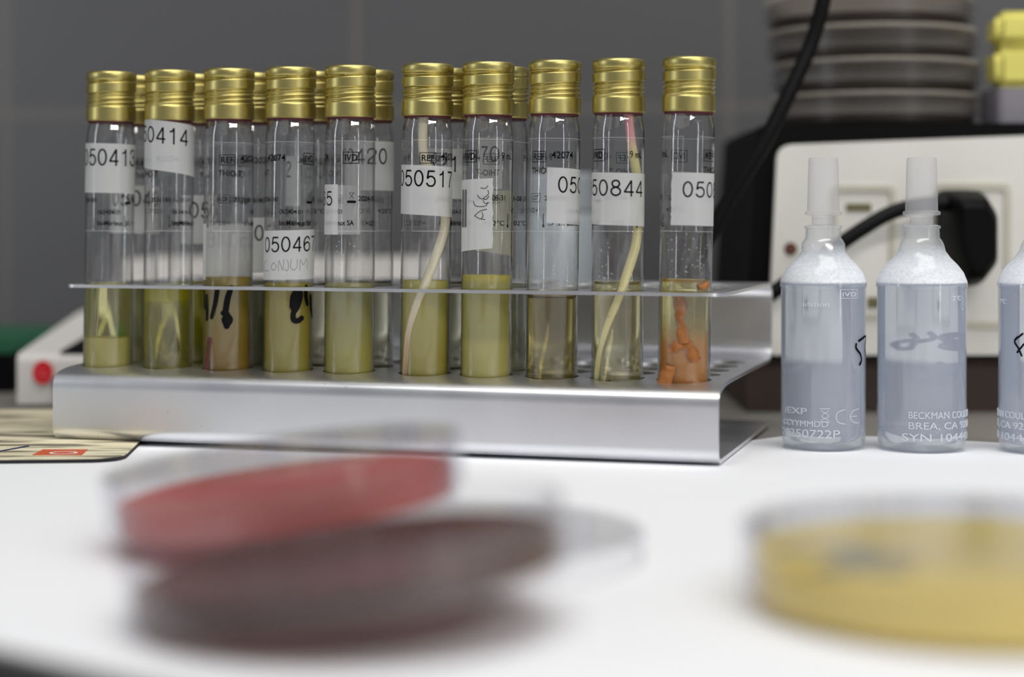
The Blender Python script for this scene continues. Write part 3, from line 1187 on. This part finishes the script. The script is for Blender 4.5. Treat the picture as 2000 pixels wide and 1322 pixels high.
gm = [liquid_mat('second row broth ' + n, c1, c2, a, b, 0.025, 0.02, ti) for n, c1, c2, a, b, ti in (
    ('grey green', OL(150, 152, 122), OL(150, 152, 124), 0.75, 0.8, (0.9, 0.9, 0.75, 1)),
    ('bright yellow', OL(206, 200, 30), OL(150, 156, 110), 0.7, 0.35, (0.9, 0.9, 0.6, 1)),
    ('pale green', OL(156, 160, 132), OL(158, 160, 128), 0.8, 0.8, (0.9, 0.9, 0.75, 1)),
    ('clear brown', OL(120, 110, 90), OL(150, 146, 100), 0.25, 0.2, (0.88, 0.85, 0.72, 1)),
    ('clear pale', OL(130, 126, 108), OL(150, 146, 100), 0.2, 0.15, (0.92, 0.9, 0.78, 1)))]
for T, y, mt_ in ((B1, 551, gm[0]), (B2, 550, gm[1]), (B3, 548, gm[2]), (B4, 552, gm[3]), (B5, 548, gm[4]), (B6, 549, gm[4]), (B7, 554, gm[2])):
    T.liquid(y, mt_)
for o in PROTO:
    bpy.data.objects.remove(o)


# ------------------------------------------------------------------ what floats in the broths (things of their own)
def inside(T, pts, rad, name, label, cat, mat, depth):
    """a piece of tubing along image points inside tube T at radius depth towards the lens"""
    P = []
    for x, y, dd in pts:
        loc = Vector(cyl(T.face, 0, 0))
        xo = (x - T.cx(y)) * T.Y / FPX
        yo = -(depth * dd)
        rmax = (0.0064 if depth < 0.0063 else depth)
        xo = max(-rmax, min(rmax, xo))
        if math.hypot(xo, yo) > rmax:
            yo = -math.sqrt(max(0.0, rmax * rmax - xo * xo))
        c, s_ = math.cos(T.face), math.sin(T.face)
        P.append(Vector((xo * c - yo * s_, xo * s_ + yo * c, T.z(y))))
    path = smooth_path(P, 10)
    T.o.rotation_euler
    bpy.context.view_layer.update()
    mw = T.o.matrix_basis
    m = MB().tube([mw @ p for p in path], rad)
    return tag(m.build(name, mat, sharp=50), label, cat)


def tubing_mat(name, z0, z1, c0, c1):
    t = NT(name)
    tc = t.n('TexCoord')
    sx = t.n('SeparateXYZ')
    t.l(tc.outputs['Object'], sx.inputs[0])
    f = t.math('DIVIDE', t.math('SUBTRACT', sx.outputs[2], z0), z1 - z0, True)
    c = t.mixc(f, c0, c1)
    sp = t.math('GREATER_THAN', t.noise(330, 2), 0.70)
    c = t.mixc(t.math('MULTIPLY', sp, 0.5), c, rgb(150, 80, 70))
    p = t.n('BsdfPrincipled')
    t.l(c, p.inputs['Base Color'])
    p.inputs['Roughness'].default_value = 0.35
    p.inputs['Subsurface Weight'].default_value = 0.0
    return t.end(p.outputs[0])


inside(T6, [(829, 220, .55), (826, 260, .5), (829, 310, .45), (846, 350, .45), (866, 400, .55), (869, 440, .75), (855, 490, .95), (834, 545, 1.02), (813, 600, 1.03), (801, 650, 1.0), (797, 700, 1.0), (795, 742, 1.0)], 0.00155,
       'catheter_piece', 'cream tubing curving inside the tube stickered 050517', 'tubing', tubing_mat('cream tubing stained', 0.025, 0.05, rgb(186, 150, 112), rgb(204, 196, 170)), 0.00648)
inside(T9, [(1227, 218, .6), (1232, 270, .6), (1240, 320, .6), (1247, 370, .65), (1249, 420, .7), (1241, 480, .8), (1224, 535, .95), (1206, 585, 1.02), (1186, 640, 1.02), (1174, 690, 1.0), (1169, 752, 1.0)], 0.00150,
       'catheter_piece', 'pink and cream tubing bent inside the tube stickered 050844', 'tubing', tubing_mat('pink tubing', 0.094, 0.100, rgb(204, 194, 136), rgb(196, 138, 142)), 0.00648)
inside(T3, [(428, 585, .7), (421, 630, .85), (415, 680, .98), (411, 735, 1.0)], [0.0008] * 8 + [0.0013] * 8 + [0.0019] * 8 + [0.0021] * 7,
       'swab_tip', 'dark red stained swab sunk in the brownish orange broth', 'swab', plain('red stained swab', rgb(88, 40, 28), 0.8, var=0.3, scale=500), 0.0059)


def lump(path, rad, amp, seed, seg=20):
    m = MB().tube(path, rad, seg)
    out = []
    for p in m.v:
        q = Vector(p)
        out.append(q + noise.noise_vector((q * 420) + Vector((seed, 0, 0))) * amp)
    m.v = [tuple(p) for p in out]
    return m


def tpt(T, x, y, d):
    xo = (x - T.cx(y)) * T.Y / FPX
    c, s_ = math.cos(T.face), math.sin(T.face)
    return T.o.matrix_basis @ Vector((xo * c + d * s_, xo * s_ - d * c, T.z(y)))


bpy.context.view_layer.update()
tm = plain('orange tissue', rgb(160, 96, 32), 0.6, var=0.3, scale=700)
tis = thing('tissue_sample', 'orange clotted tissue hanging in the tube at right end of rack', 'tissue')
p1 = smooth_path([tpt(T10, x, y, d) for x, y, d in ((1329, 578, .0052), (1330, 596, .0058), (1329, 620, .0063), (1333, 645, .0066), (1336, 668, .0066))], 8)
n1 = len(p1)
lump(p1, [0.0020 if k < n1 * .45 else 0.0012 + 0.0012 * (k / n1) ** 2 for k in range(n1)], 0.0007, 1).build('strand', tm, tis)
p2 = smooth_path([tpt(T10, x, y, d) for x, y, d in ((1312, 712, .0058), (1305, 730, .0060), (1301, 748, .0058), (1299, 762, .0055))], 8)
lump(p2, [0.0019 + 0.0012 * k / len(p2) for k in range(len(p2))], 0.0007, 5).build('lower_clot', tm, tis)
p3 = smooth_path([tpt(T10, x, y, d) for x, y, d in ((1314, 684, .0056), (1330, 672, .0064), (1348, 680, .0063), (1358, 704, .0056))], 8)
lump(p3, [0.0022] * len(p3), 0.001, 9).build('middle_clot', tm, tis)
p4 = smooth_path([tpt(T10, x, y, d) for x, y, d in ((1330, 742, .0064), (1345, 738, .0064), (1362, 744, .0060))], 8)
lump(p4, [0.0009] * len(p4), 0.0006, 12).build('pale_flake', plain('pale tissue', rgb(190, 136, 72), 0.6, var=0.2, scale=900), tis)
p5 = smooth_path([tpt(T10, x, y, d) for x, y, d in ((1362, 560, .0058), (1374, 556, .0050), (1380, 550, .0045))], 6)
lump(p5, [0.0011] * len(p5), 0.0006, 15).build('surface_clot', tm, tis)

# yellow stick behind, between two tubes
ys = thing('marking_stick', 'thin yellow stick with blue tip standing behind the cream tubing tube', 'stick')
yp = rk(s_of(883, 0.052), 0.052, ZD + 0.0005)
a = MB().tube([(yp.x, yp.y, yp.z), (yp.x - 0.0002, yp.y, yp.z + 0.0065), (yp.x - 0.0012, yp.y, yp.z + 0.0125)], [0.0014, 0.0013, 0.0008])
a.build('shaft', M['yellow_plastic'], ys)
MB().tube([(yp.x - 0.0012, yp.y, yp.z + 0.0125), (yp.x - 0.0016, yp.y, yp.z + 0.017)], [0.0009, 0.0003]).build('tip', M['blue_plastic'], ys)


# ------------------------------------------------------------------ plastic bottles
def bottle(px, py, width_px, label, rot, marks, top_rot=0.0):
    Y = HC * FPX / (py - YH)
    X = (px - 1000) / FPX * Y
    R0 = width_px / FPX * Y / 2
    k = Y / FPX
    zy = lambda y: HC - (y - YH) * k
    o = thing('saline_bottle', label, 'bottle', (X, Y, 0.0), 0, 'small milky plastic bottles standing on the white paper')
    fc = -math.atan((px - 1000) / FPX)
    R1 = R0
    t = 0.0003
    nk = 0.0058
    zs = zy(552)
    outer = [(R1 - 0.0030, 0.0), (R1 - 0.0012, 0.0008), (R1 - 0.0003, 0.0024), (R1, 0.0050), (R1, zs - 0.0016), (R1 + 0.0003, zs - 0.0012), (R1 + 0.0003, zs), (R1 - 0.0001, zs + 0.0012), (R1 - 0.0010, zs + 0.0034), (R1 - 0.0028, zs + 0.0058),
             (R1 - 0.0050, zs + 0.0080), (R1 - 0.0066, zs + 0.0102), (nk + 0.0012, zs + 0.0126), (nk + 0.0004, zs + 0.0140), (nk, zs + 0.0144), (nk - 0.0002, zy(447)), (nk + 0.0002, zy(446)), (nk + 0.0002, zy(441)), (nk - 0.0010, zy(439))]
    inner = [(max(r - t, 0.001), z + (t if z < 0.003 else 0)) for r, z in outer[::-1]]
    MB().lathe([(0, 0.0010)] + outer + inner + [(0, 0.0022)], 72).build('body', M['poly'], o, sharp=35)
    # liquid
    zl = zs - 0.0002
    MB().lathe([(0, 0.0022), (R1 - 0.0032, 0.0024), (R1 - 0.0006, 0.0052), (R1 - 0.0004, 0.0070), (R1 - 0.0004, zl - 0.0014), (R1 - 0.0004, zl), (R1 - 0.0018, zl - 0.0005), (0, zl - 0.0006)], 64).build('liquid', M['saline'], o, sharp=50)
    # twist-off top: thin stem, flange and tapered tab
    MB().lathe([(0.0030, zy(440)), (0.0037, zy(438)), (0.0036, zy(424)), (0.0040, zy(421)), (0.0058, zy(420)), (0.0060, zy(417)), (0.0059, zy(413)), (0.0052, zy(412)), (0.00515, zy(400)), (0.0048, zy(320)), (0.0047, zy(310)), (0.0043, zy(308)),
                (0, zy(308.5))], 56).build('twist_top', M['poly_top'], o, sharp=35)
    D = R_
    for body, a0, a1, yb, cap in marks['emboss']:
        e = MB()
        v, f, xa, xb = text_flat(body, 0.0, 0.05)
        sy = cap * k / 0.69
        th0, th1 = D(a0) + fc, D(a1) + fc
        sx = (th1 - th0) / (xb - xa)
        e.add([cyl(th0 + (x - xa) * sx, zy(yb) + y * sy, R1 + 0.00005 + (z + 0.05) * 0.0022) for x, y, z in v], f)
        e.build('embossed_text', M['emboss'], o, smooth=False)
    e = MB()
    for a0, a1, y0, y1 in marks.get('frames', []):
        frame_on(e, D(a0) + fc, D(a1) + fc, zy(y1), zy(y0), R1 + 0.00012, 0.00022)
        e.build('embossed_frame', M['emboss'], o, smooth=False)
    for grp in marks.get('estrokes', []):
        e = MB()
        for pts, w in grp:
            stroke_on(e, pts, R1 + 0.00014, w * k, lambda x, y: (D(x) + fc, zy(y)))
        e.build('embossed_symbol', M['emboss'], o, smooth=False)
    cv = lambda x, y: (math.asin(max(-.99, min(.99, (x - px) / (R0 / k)))) + fc, zy(y))
    if marks.get('pen'):
        m = MB()
        for st, w in marks['pen']:
            stroke_on(m, st, R1 + 0.0001, w * k, cv)
        m.build('marker_writing', M['marker'], o, smooth=False, recalc=False)
    if marks.get('back'):
        m = MB()
        cb = lambda x, y: (math.pi - math.asin(max(-.99, min(.99, 0.52 * (x - px) / (R0 / k)))) + fc, zy(y))
        for st, w in marks['back']:
            stroke_on(m, st, R1 + 0.0001, 0.75 * w * k, cb)
        m.build('marker_writing', M['bluemarker'], o, smooth=False, recalc=False)
    return o


bottle(1608, 873, 164, 'milky plastic bottle nearest the rack, black marker squiggle on right side', 0, {
    'emboss': [('/EXP', -62, -22, 802, 12), ('CCYYMMDD', -66, 6, 825, 11), ('20250722P', -70, 22, 846, 15), ('IVD', 26, 48, 576, 8), ('ulation', -28, 8, 595, 9)],
    'frames': [(23, 52, 562, 580)],
    'estrokes': [[([(-4, 790), (8, 790)], 2), ([(-3, 794), (7, 804), (-3, 812)], 1.6), ([(7, 794), (-2, 804), (7, 812)], 1.6), ([(-4, 815), (8, 815)], 2)],
                 [([(30, 792), (20, 796), (17, 806), (20, 816), (30, 820)], 2.2), ([(54, 792), (42, 796), (38, 806), (42, 816), (54, 820)], 2.2), ([(40, 806), (50, 806)], 2)]],
    'pen': [([(1675, 662), (1685, 656), (1688, 654)], 5), ([(1689, 656), (1687, 675), (1688, 692, .8)], 5), ([(1670, 668), (1670, 676), (1678, 688), (1680, 700), (1677, 707, 1.2)], 5)]})
bottle(1800, 876, 172, 'middle milky plastic bottle, blurred blue marker digits showing through it', 0, {
    'emboss': [('BECKMAN COULTER', -16, 92, 809, 13), ('BREA, CA 92821', -16, 92, 829, 13), ('SYN 104441', -25, 80, 852, 14), ('2°C', 42, 58, 584, 9)],
    'estrokes': [[([(62, 578), (66, 586), (66, 598), (62, 602), (60, 596), (62, 586)], 1.6)], [([(-78, 792), (-84, 800), (-84, 814), (-78, 820)], 2.4)]],
    'back': [([(1816, 652), (1822, 662), (1800, 668), (1772, 668), (1755, 674), (1762, 684), (1780, 682)], 10), ([(1783, 655), (1790, 665), (1782, 678)], 10), ([(1855, 655), (1838, 660), (1850, 670), (1838, 678), (1858, 682)], 14),
             ([(1778, 735), (1790, 720), (1806, 724), (1812, 742), (1790, 748), (1776, 738)], 13), ([(1833, 712), (1840, 730), (1836, 752)], 12), ([(1845, 714), (1862, 712)], 8), ([(1845, 730), (1862, 730)], 8)]})
bottle(2040, 880, 176, 'milky plastic bottle cut off by right edge of the photo', 0, {
    'emboss': [('BECKMAN COULTER', -112, -4, 812, 13), ('BREA, CA 92821', -112, -4, 832, 13), ('SYN 104441', -110, -10, 855, 14), ('2°C', -70, -54, 592, 9)],
    'pen': [([(1990, 655), (1985, 664), (1992, 676), (1998, 690)], 4), ([(1986, 660), (2000, 648)], 4), ([(1990, 684), (2002, 668)], 4)]})


# ------------------------------------------------------------------ petri dishes
def petri(label, center, tilt_axis, tilt, agar, parts=('base', 'lid'), rb=0.0425, h=0.0135, fill=0.0048, group=None, shell='petri', name='petri_dish', base_z=0.0, marks=None):
    o = thing(name, label, 'petri dish', center, 0, group)
    if tilt:
        o.rotation_mode = 'QUATERNION'
        o.rotation_quaternion = Matrix.Rotation(tilt, 3, Vector(tilt_axis)).to_quaternion()
    t = 0.0012
    sh = M[shell]
    if 'base' in parts:
        MB().lathe([(0, 0.0005), (rb - 0.004, 0.0005), (rb - 0.003, 0.0), (rb - 0.0006, 0.0), (rb, 0.0008), (rb, h), (rb - t, h), (rb - t, 0.0017), (0, 0.0017)], 96).build('bottom_dish', sh, o, sharp=35)
    if agar is not None:
        MB().lathe([(0, 0.00175), (rb - t - 0.0001, 0.00175), (rb - t - 0.0001, fill + 0.0017), (rb - t - 0.0010, fill + 0.0012), (0, fill + 0.0012)], 96).build('agar', agar, o, sharp=50)
    if 'lid' in parts:
        rl = rb + 0.0018
        z1 = h + 0.0016
        zb = 0.0038 if 'base' in parts else 0.0
        if 'base' not in parts:
            z1 = h
        MB().lathe([(rl - t, zb), (rl, zb), (rl, z1 - 0.0006), (rl - 0.0006, z1), (0, z1), (0, z1 - t), (rl - t, z1 - t)], 96).build('lid', M['petri_fog'] if shell == 'petri_old' else sh, o, sharp=35)
    return o


# clear lid lying flat, brown dish leaning on it, red dish behind
petri('empty clear lid lying flat behind the leaning brown dish', (-0.0150, 0.4020, 0.0), (1, 0, 0), 0, None, parts=('lid',), rb=0.0420, h=0.0062)
br = petri('open brown agar dish leaning in front of the red dish', (-0.0292, 0.3370, 0.0058), (0, -1, 0), R_(7.8), M['agar_brown'], parts=('base',), rb=0.0405, h=0.0120, fill=0.0042)
rd = petri('red agar dish with lid, tilted up on the clear lid behind the brown dish', (-0.0500, 0.4150, 0.0066), (0, -1, 0), R_(7.0), M['agar_red'], parts=('base', 'lid'), rb=0.0388, h=0.0135, fill=0.0060)
ye = petri('yellow agar dish with dark streaks beside the right front edge', (0.0880, 0.3480, 0.0), (1, 0, 0), 0, M['agar_yellow'], rb=0.0430, h=0.0140, fill=0.0088)
# growth on the agar
m = MB()
for k in range(16):
    x, y = random.gauss(-0.024, 0.006), random.gauss(-0.006, 0.009)
    if math.hypot(x, y) > 0.036:
        continue
    b = MB().lathe([(0, 0.0008), (0.0018, 0.0005), (0.0028, 0)], 16)
    m.add([(p[0] * random.uniform(1, 2.2) + x, p[1] + y, p[2] + 0.0100) for p in b.v], b.f)
m.build('colonies', plain('grey growth', rgb(128, 122, 96), 0.5), ye)
m = MB()
for k in range(9):
    x, y = random.gauss(0.002, 0.005), random.gauss(-0.016, 0.004)
    b = MB().lathe([(0, 0.0009), (0.0014, 0.0005), (0.0022, 0)], 16)
    m.add([(p[0] + x, p[1] + y, p[2] + 0.0053) for p in b.v], b.f)
m.build('colonies', plain('dark red growth', rgb(86, 22, 16), 0.5), br)

# ------------------------------------------------------------------ device and things at the far left
YD = 0.735
dv = thing('bench_device', 'white sloping bench instrument with red round badge behind the rack at left', 'instrument')
dz = lambda y: HC - (y - YH) * YD / FPX
dx0 = (33 - 1000) / FPX * YD
ang = 0.0
dv.location = (dx0, YD, 0)
dv.rotation_euler = (0, 0, -ang)
WD = 0.165
side = rounded([(0.0, 0.0003), (0.0, dz(692)), (0.105, 0.0325), (0.180, 0.0345), (0.180, 0.0003)], [0.001, 0.004, 0.004, 0.006, 0.001], 5)
n = len(side)
v = [(0.0 + (0.003 * 0), p[0], p[1]) for p in side] + [(WD, p[0], p[1]) for p in side]
MB().add(v, [tuple(range(n)), tuple(range(n, 2 * n))[::-1]] + [(i, n + i, n + (i + 1) % n, (i + 1) % n) for i in range(n)]).build('housing', M['device'], dv, sharp=30)
s0 = Vector((0, dz(692)))
s1 = Vector((0.105, 0.0325))
sd = (s1 - s0)


def slope(t, x, up):
    p = s0 + sd * t
    nn = Vector((-sd.y, sd.x)).normalized() * up
    return (x, p.x + nn.x, p.y + nn.y)


q4 = [(0.012, 0.017), (0.85, 0.022), (0.85, WD - 0.01), (0.012, WD - 0.01)]
v = [slope(t, x, 0.0003) for t, x in q4] + [slope(t, x, 0.0010) for t, x in q4]
MB().add(v, [(0, 1, 2, 3), (4, 7, 6, 5), (0, 4, 5, 1), (1, 5, 6, 2), (2, 6, 7, 3), (3, 7, 4, 0)]).build('display', M['black'], dv, smooth=False)
MB().prism(rounded([(0.019, 0.030), (0.019, 0.0568), (WD, 0.0568), (WD, 0.030)], 0.003, 4), 0.112, 0.178, 'y').build('raised_back', M['device'], dv, smooth=False)
bd = MB()
vv = [(0.0105 + 0.0040 * math.cos(w * math.pi / 18), -0.0012, dz(727) + 0.0047 * math.sin(w * math.pi / 18)) for w in range(36)]
vb = [(x, 0.0003, z) for x, y, z in vv]
bd.add(vv + vb, [tuple(range(36))] + [(i, 36 + i, 36 + (i + 1) % 36, (i + 1) % 36) for i in range(36)])
bdg = bd.build('badge', M['red'], dv, smooth=False)
MB().box(0.0085, 0.0128, -0.0014, -0.0012, dz(733), dz(730)).box(0.0080, 0.0110, -0.0014, -0.0012, dz(724), dz(722)).build('badge_line', plain('pale red print', rgb(226, 90, 96), 0.5), bdg, smooth=False)
MB().lathe([(0, 0.0), (0.0035, 0.0), (0.0032, 0.0025), (0, 0.003)], 24).build('knob', M['grey_tray'], dv).matrix_basis = Matrix.Translation((0.0175, -0.0002, dz(748))) @ Matrix.Rotation(R_(90), 4, 'X')

gc = thing('green_case', 'black case with green lid at the left edge of the photo', 'case')
P = at(-40, 790, Y=0.80)
MB().box(P.x - 0.05, (26 - 1000) / FPX * 0.80, 0.80, 0.90, -0.0003, HC - (690 - YH) * 0.80 / FPX).build('box', M['black'], gc, smooth=False)
MB().prism(rounded([(P.x - 0.05, HC - (690 - YH) * 0.80 / FPX), ((30 - 1000) / FPX * 0.80, HC - (690 - YH) * 0.80 / FPX), ((14 - 1000) / FPX * 0.80, HC - (662 - YH) * 0.80 / FPX), (P.x - 0.05, HC - (655 - YH) * 0.80 / FPX)], 0.002, 4), 0.80, 0.90, 'y').build('lid', M['green'], gc, smooth=False)

# white jar far behind the middle of the rack
jr = thing('plastic_jar', 'white plastic jar standing far behind the middle of the rack', 'jar', ((1092 - 1000) / FPX * 0.80, 0.80, -0.0003))
jt = HC - (338 - YH) * 0.80 / FPX
MB().lathe([(0, 0), (0.0165, 0), (0.018, 0.002), (0.018, jt - 0.020), (0.0165, jt - 0.017), (0, jt - 0.017)], 56).build('body', M['jar'], jr)
MB().lathe([(0.0, jt), (0.0150, jt), (0.0162, jt - 0.001), (0.0162, jt - 0.016), (0, jt - 0.016)], 56).build('lid', M['jar'], jr)

# ------------------------------------------------------------------ black socket box at the right, with plug, cables and what stands on it
YB = 0.715
bx = lambda x: (x - 1000) / FPX * YB
bz = lambda y: HC - (y - YH) * YB / FPX
sb = thing('socket_box', 'black box with ivory socket faceplate behind the plastic bottles', 'socket box')
poly = rounded([(bx(1452), bz(700)), (bx(1480), bz(243)), (bx(2250), bz(238)), (bx(2250), bz(700))], [0.001, 0.004, 0.004, 0.001], 5)
MB().prism(poly, YB, YB + 0.115, 'y').build('housing', M['black'], sb, smooth=False)
MB().box(bx(1462), bx(2250), YB + 0.004, YB + 0.11, -0.0003, bz(700)).build('plinth', M['brown'], sb, smooth=False)
fp = rounded([(bx(1497), bz(692)), (bx(1516), bz(284)), (bx(2210), bz(258)), (bx(2210), bz(692))], [0.003, 0.006, 0.006, 0.003], 6)
MB().prism(fp, YB - 0.004, YB + 0.0005, 'y').build('faceplate', M['panel'], sb, smooth=False)


def ring_frame(x0, x1, y0, y1, w, dep):
    o_ = rounded([(bx(x0), bz(y1)), (bx(x0), bz(y0)), (bx(x1), bz(y0)), (bx(x1), bz(y1))], 0.003, 5)
    i_ = rounded([(bx(x0 + w), bz(y1 - w)), (bx(x0 + w), bz(y0 + w)), (bx(x1 - w), bz(y0 + w)), (bx(x1 - w), bz(y1 - w))], 0.0018, 5)
    n = len(o_)
    v = [(p[0], YB - 0.004 - dep, p[1]) for p in o_] + [(p[0], YB - 0.004 - dep, p[1]) for p in i_] + [(p[0], YB - 0.0039, p[1]) for p in o_] + [(p[0], YB - 0.0039, p[1]) for p in i_]
    f = []
    for i in range(n):
        j = (i + 1) % n
        f += [(i, j, n + j, n + i), (i, 2 * n + i, 2 * n + j, j), (n + i, n + j, 3 * n + j, 3 * n + i)]
    return MB().add(v, f)


ring_frame(1618, 1744, 362, 622, 12, 0.0009).build('socket_frame', M['panel_edge'], sb, smooth=False)
ring_frame(1818, 1968, 358, 640, 13, 0.0009).build('socket_frame', M['panel_edge'], sb, smooth=False)
MB().box(bx(1649), bx(1697), YB - 0.0046, YB - 0.0038, bz(412), bz(398)).build('slot', M['slot'], sb, smooth=False)
MB().box(bx(1690), bx(1716), YB - 0.0046, YB - 0.0038, bz(600), bz(580)).build('slot', M['slot'], sb, smooth=False)
MB().lathe([(0, 0.0008), (0.0022, 0.0008), (0.0026, 0.0)], 24).build('screw', M['screw'], sb).matrix_basis = Matrix.Translation((bx(1541), YB - 0.004, bz(486))) @ Matrix.Rotation(R_(90), 4, 'X')

pg = thing('power_plug', 'black power plug and cable in the ivory faceplate behind the bottles', 'plug')
pp = rounded([(bx(1822), bz(372)), (bx(1895), bz(372)), (bx(1918), bz(410)), (bx(1918), bz(520)), (bx(1890), bz(556)), (bx(1850), bz(560)), (bx(1822), bz(470))], 0.003, 5)
n = len(pp)
cxp = sum(p[0] for p in pp) / n
czp = sum(p[1] for p in pp) / n
v = []
for dy, k in ((-0.0048, 1.0), (-0.020, 0.97), (-0.030, 0.80), (-0.0335, 0.62)):
    v += [(cxp + (p[0] - cxp) * k, YB + dy, czp + (p[1] - czp) * k) for p in pp]
f = [tuple(range(3 * n, 4 * n))]
for a in range(3):
    f += [(a * n + i, a * n + (i + 1) % n, (a + 1) * n + (i + 1) % n, (a + 1) * n + i) for i in range(n)]
MB().add(v, f).build('plug_body', M['black'], pg, sharp=25)
yc = YB - 0.020
cpts = [(1856, 398, yc), (1800, 400, yc - 0.001), (1740, 416, yc - 0.002), (1680, 450, yc - 0.003), (1620, 492, yc - 0.003), (1560, 536, yc), (1512, 570, yc), (1470, 604, yc), (1445, 640, yc), (1432, 700, yc)]
MB().tube(smooth_path([at(x, y, Y=Y_) for x, y, Y_ in cpts], 10), 0.0029).build('cord', M['cable'], pg)
cb = [(1618, -60, .69), (1606, 10, .69), (1586, 80, .69), (1556, 150, .688), (1520, 225, .686), (1480, 300, .685), (1437, 365, .685), (1400, 430, .685), (1366, 500, .685), (1335, 580, .688), (1310, 660, .69), (1290, 740, .692)]
tag(MB().tube(smooth_path([at(x, y, Y=Y_) for x, y, Y_ in cb] + [Vector((0.048, 0.70, 0.003)), Vector((0.03, 0.72, 0.0028))], 10), 0.0029).build('power_cable', M['cable']),
    'thick black cable hanging down diagonally in front of the socket box corner', 'cable')

# stack of dishes on the box
stz = bz(238) + 0.0003
names = ['lowest dark agar dish of the stack on the socket box', 'second dark agar dish from the bottom of the stack on the socket box', 'third dark agar dish up in the stack on the socket box', 'dark agar dish of the stack on the socket box, cut off by top edge']
for k in range(4):
    petri(names[k], (at(1702 - (3 - k) * -2, 200, Y=YB + 0.056).x + [0, 0.0008, -0.0004, -0.0012][k], YB + 0.056, stz + k * 0.0135), (1, 0, 0), 0, M['agar_dark'], rb=0.0415, h=0.0114, fill=0.0026, shell='petri_old', group='petri dishes stacked on the socket box', base_z=0)
ty = thing('grey_tray', 'grey plastic tray on the socket box at right edge', 'tray')
MB().prism(rounded([(at(1926, 0, Y=YB + .03).x, YB + 0.012), (0.26, YB + 0.012), (0.26, YB + 0.042), (at(1926, 0, Y=YB + .03).x, YB + 0.042)], 0.004, 4), stz, bz(166)).build('body', M['grey_tray'], ty, smooth=False)
for k, (y0, y1, lab, dx) in enumerate(((165, 82, 'lower crumpled yellow pack on the grey tray', 0.0), (80, 12, 'upper yellow pack on the grey tray', 0.0004))):
    x0 = at(1930, 0, Y=YB + .03).x + dx
    z0, z1 = bz(y0), bz(y1)
    b = MB().box(x0, 0.25, YB + 0.016, YB + 0.036, z0, z1)
    ob = b.build('yellow_pack', M['yellow'])
    bmx = bmesh.new()
    bmx.from_mesh(ob.data)
    bmesh.ops.bevel(bmx, geom=bmx.edges[:], offset=0.003, segments=3, affect='EDGES')
    bmesh.ops.subdivide_edges(bmx, edges=bmx.edges[:], cuts=2, use_grid_fill=True)
    for vtx in bmx.verts:
        vtx.co += noise.noise_vector(vtx.co * 90) * 0.0008
    bmx.to_mesh(ob.data)
    bmx.free()
    tag(ob, lab, 'pack', 'yellow packs on the grey tray')
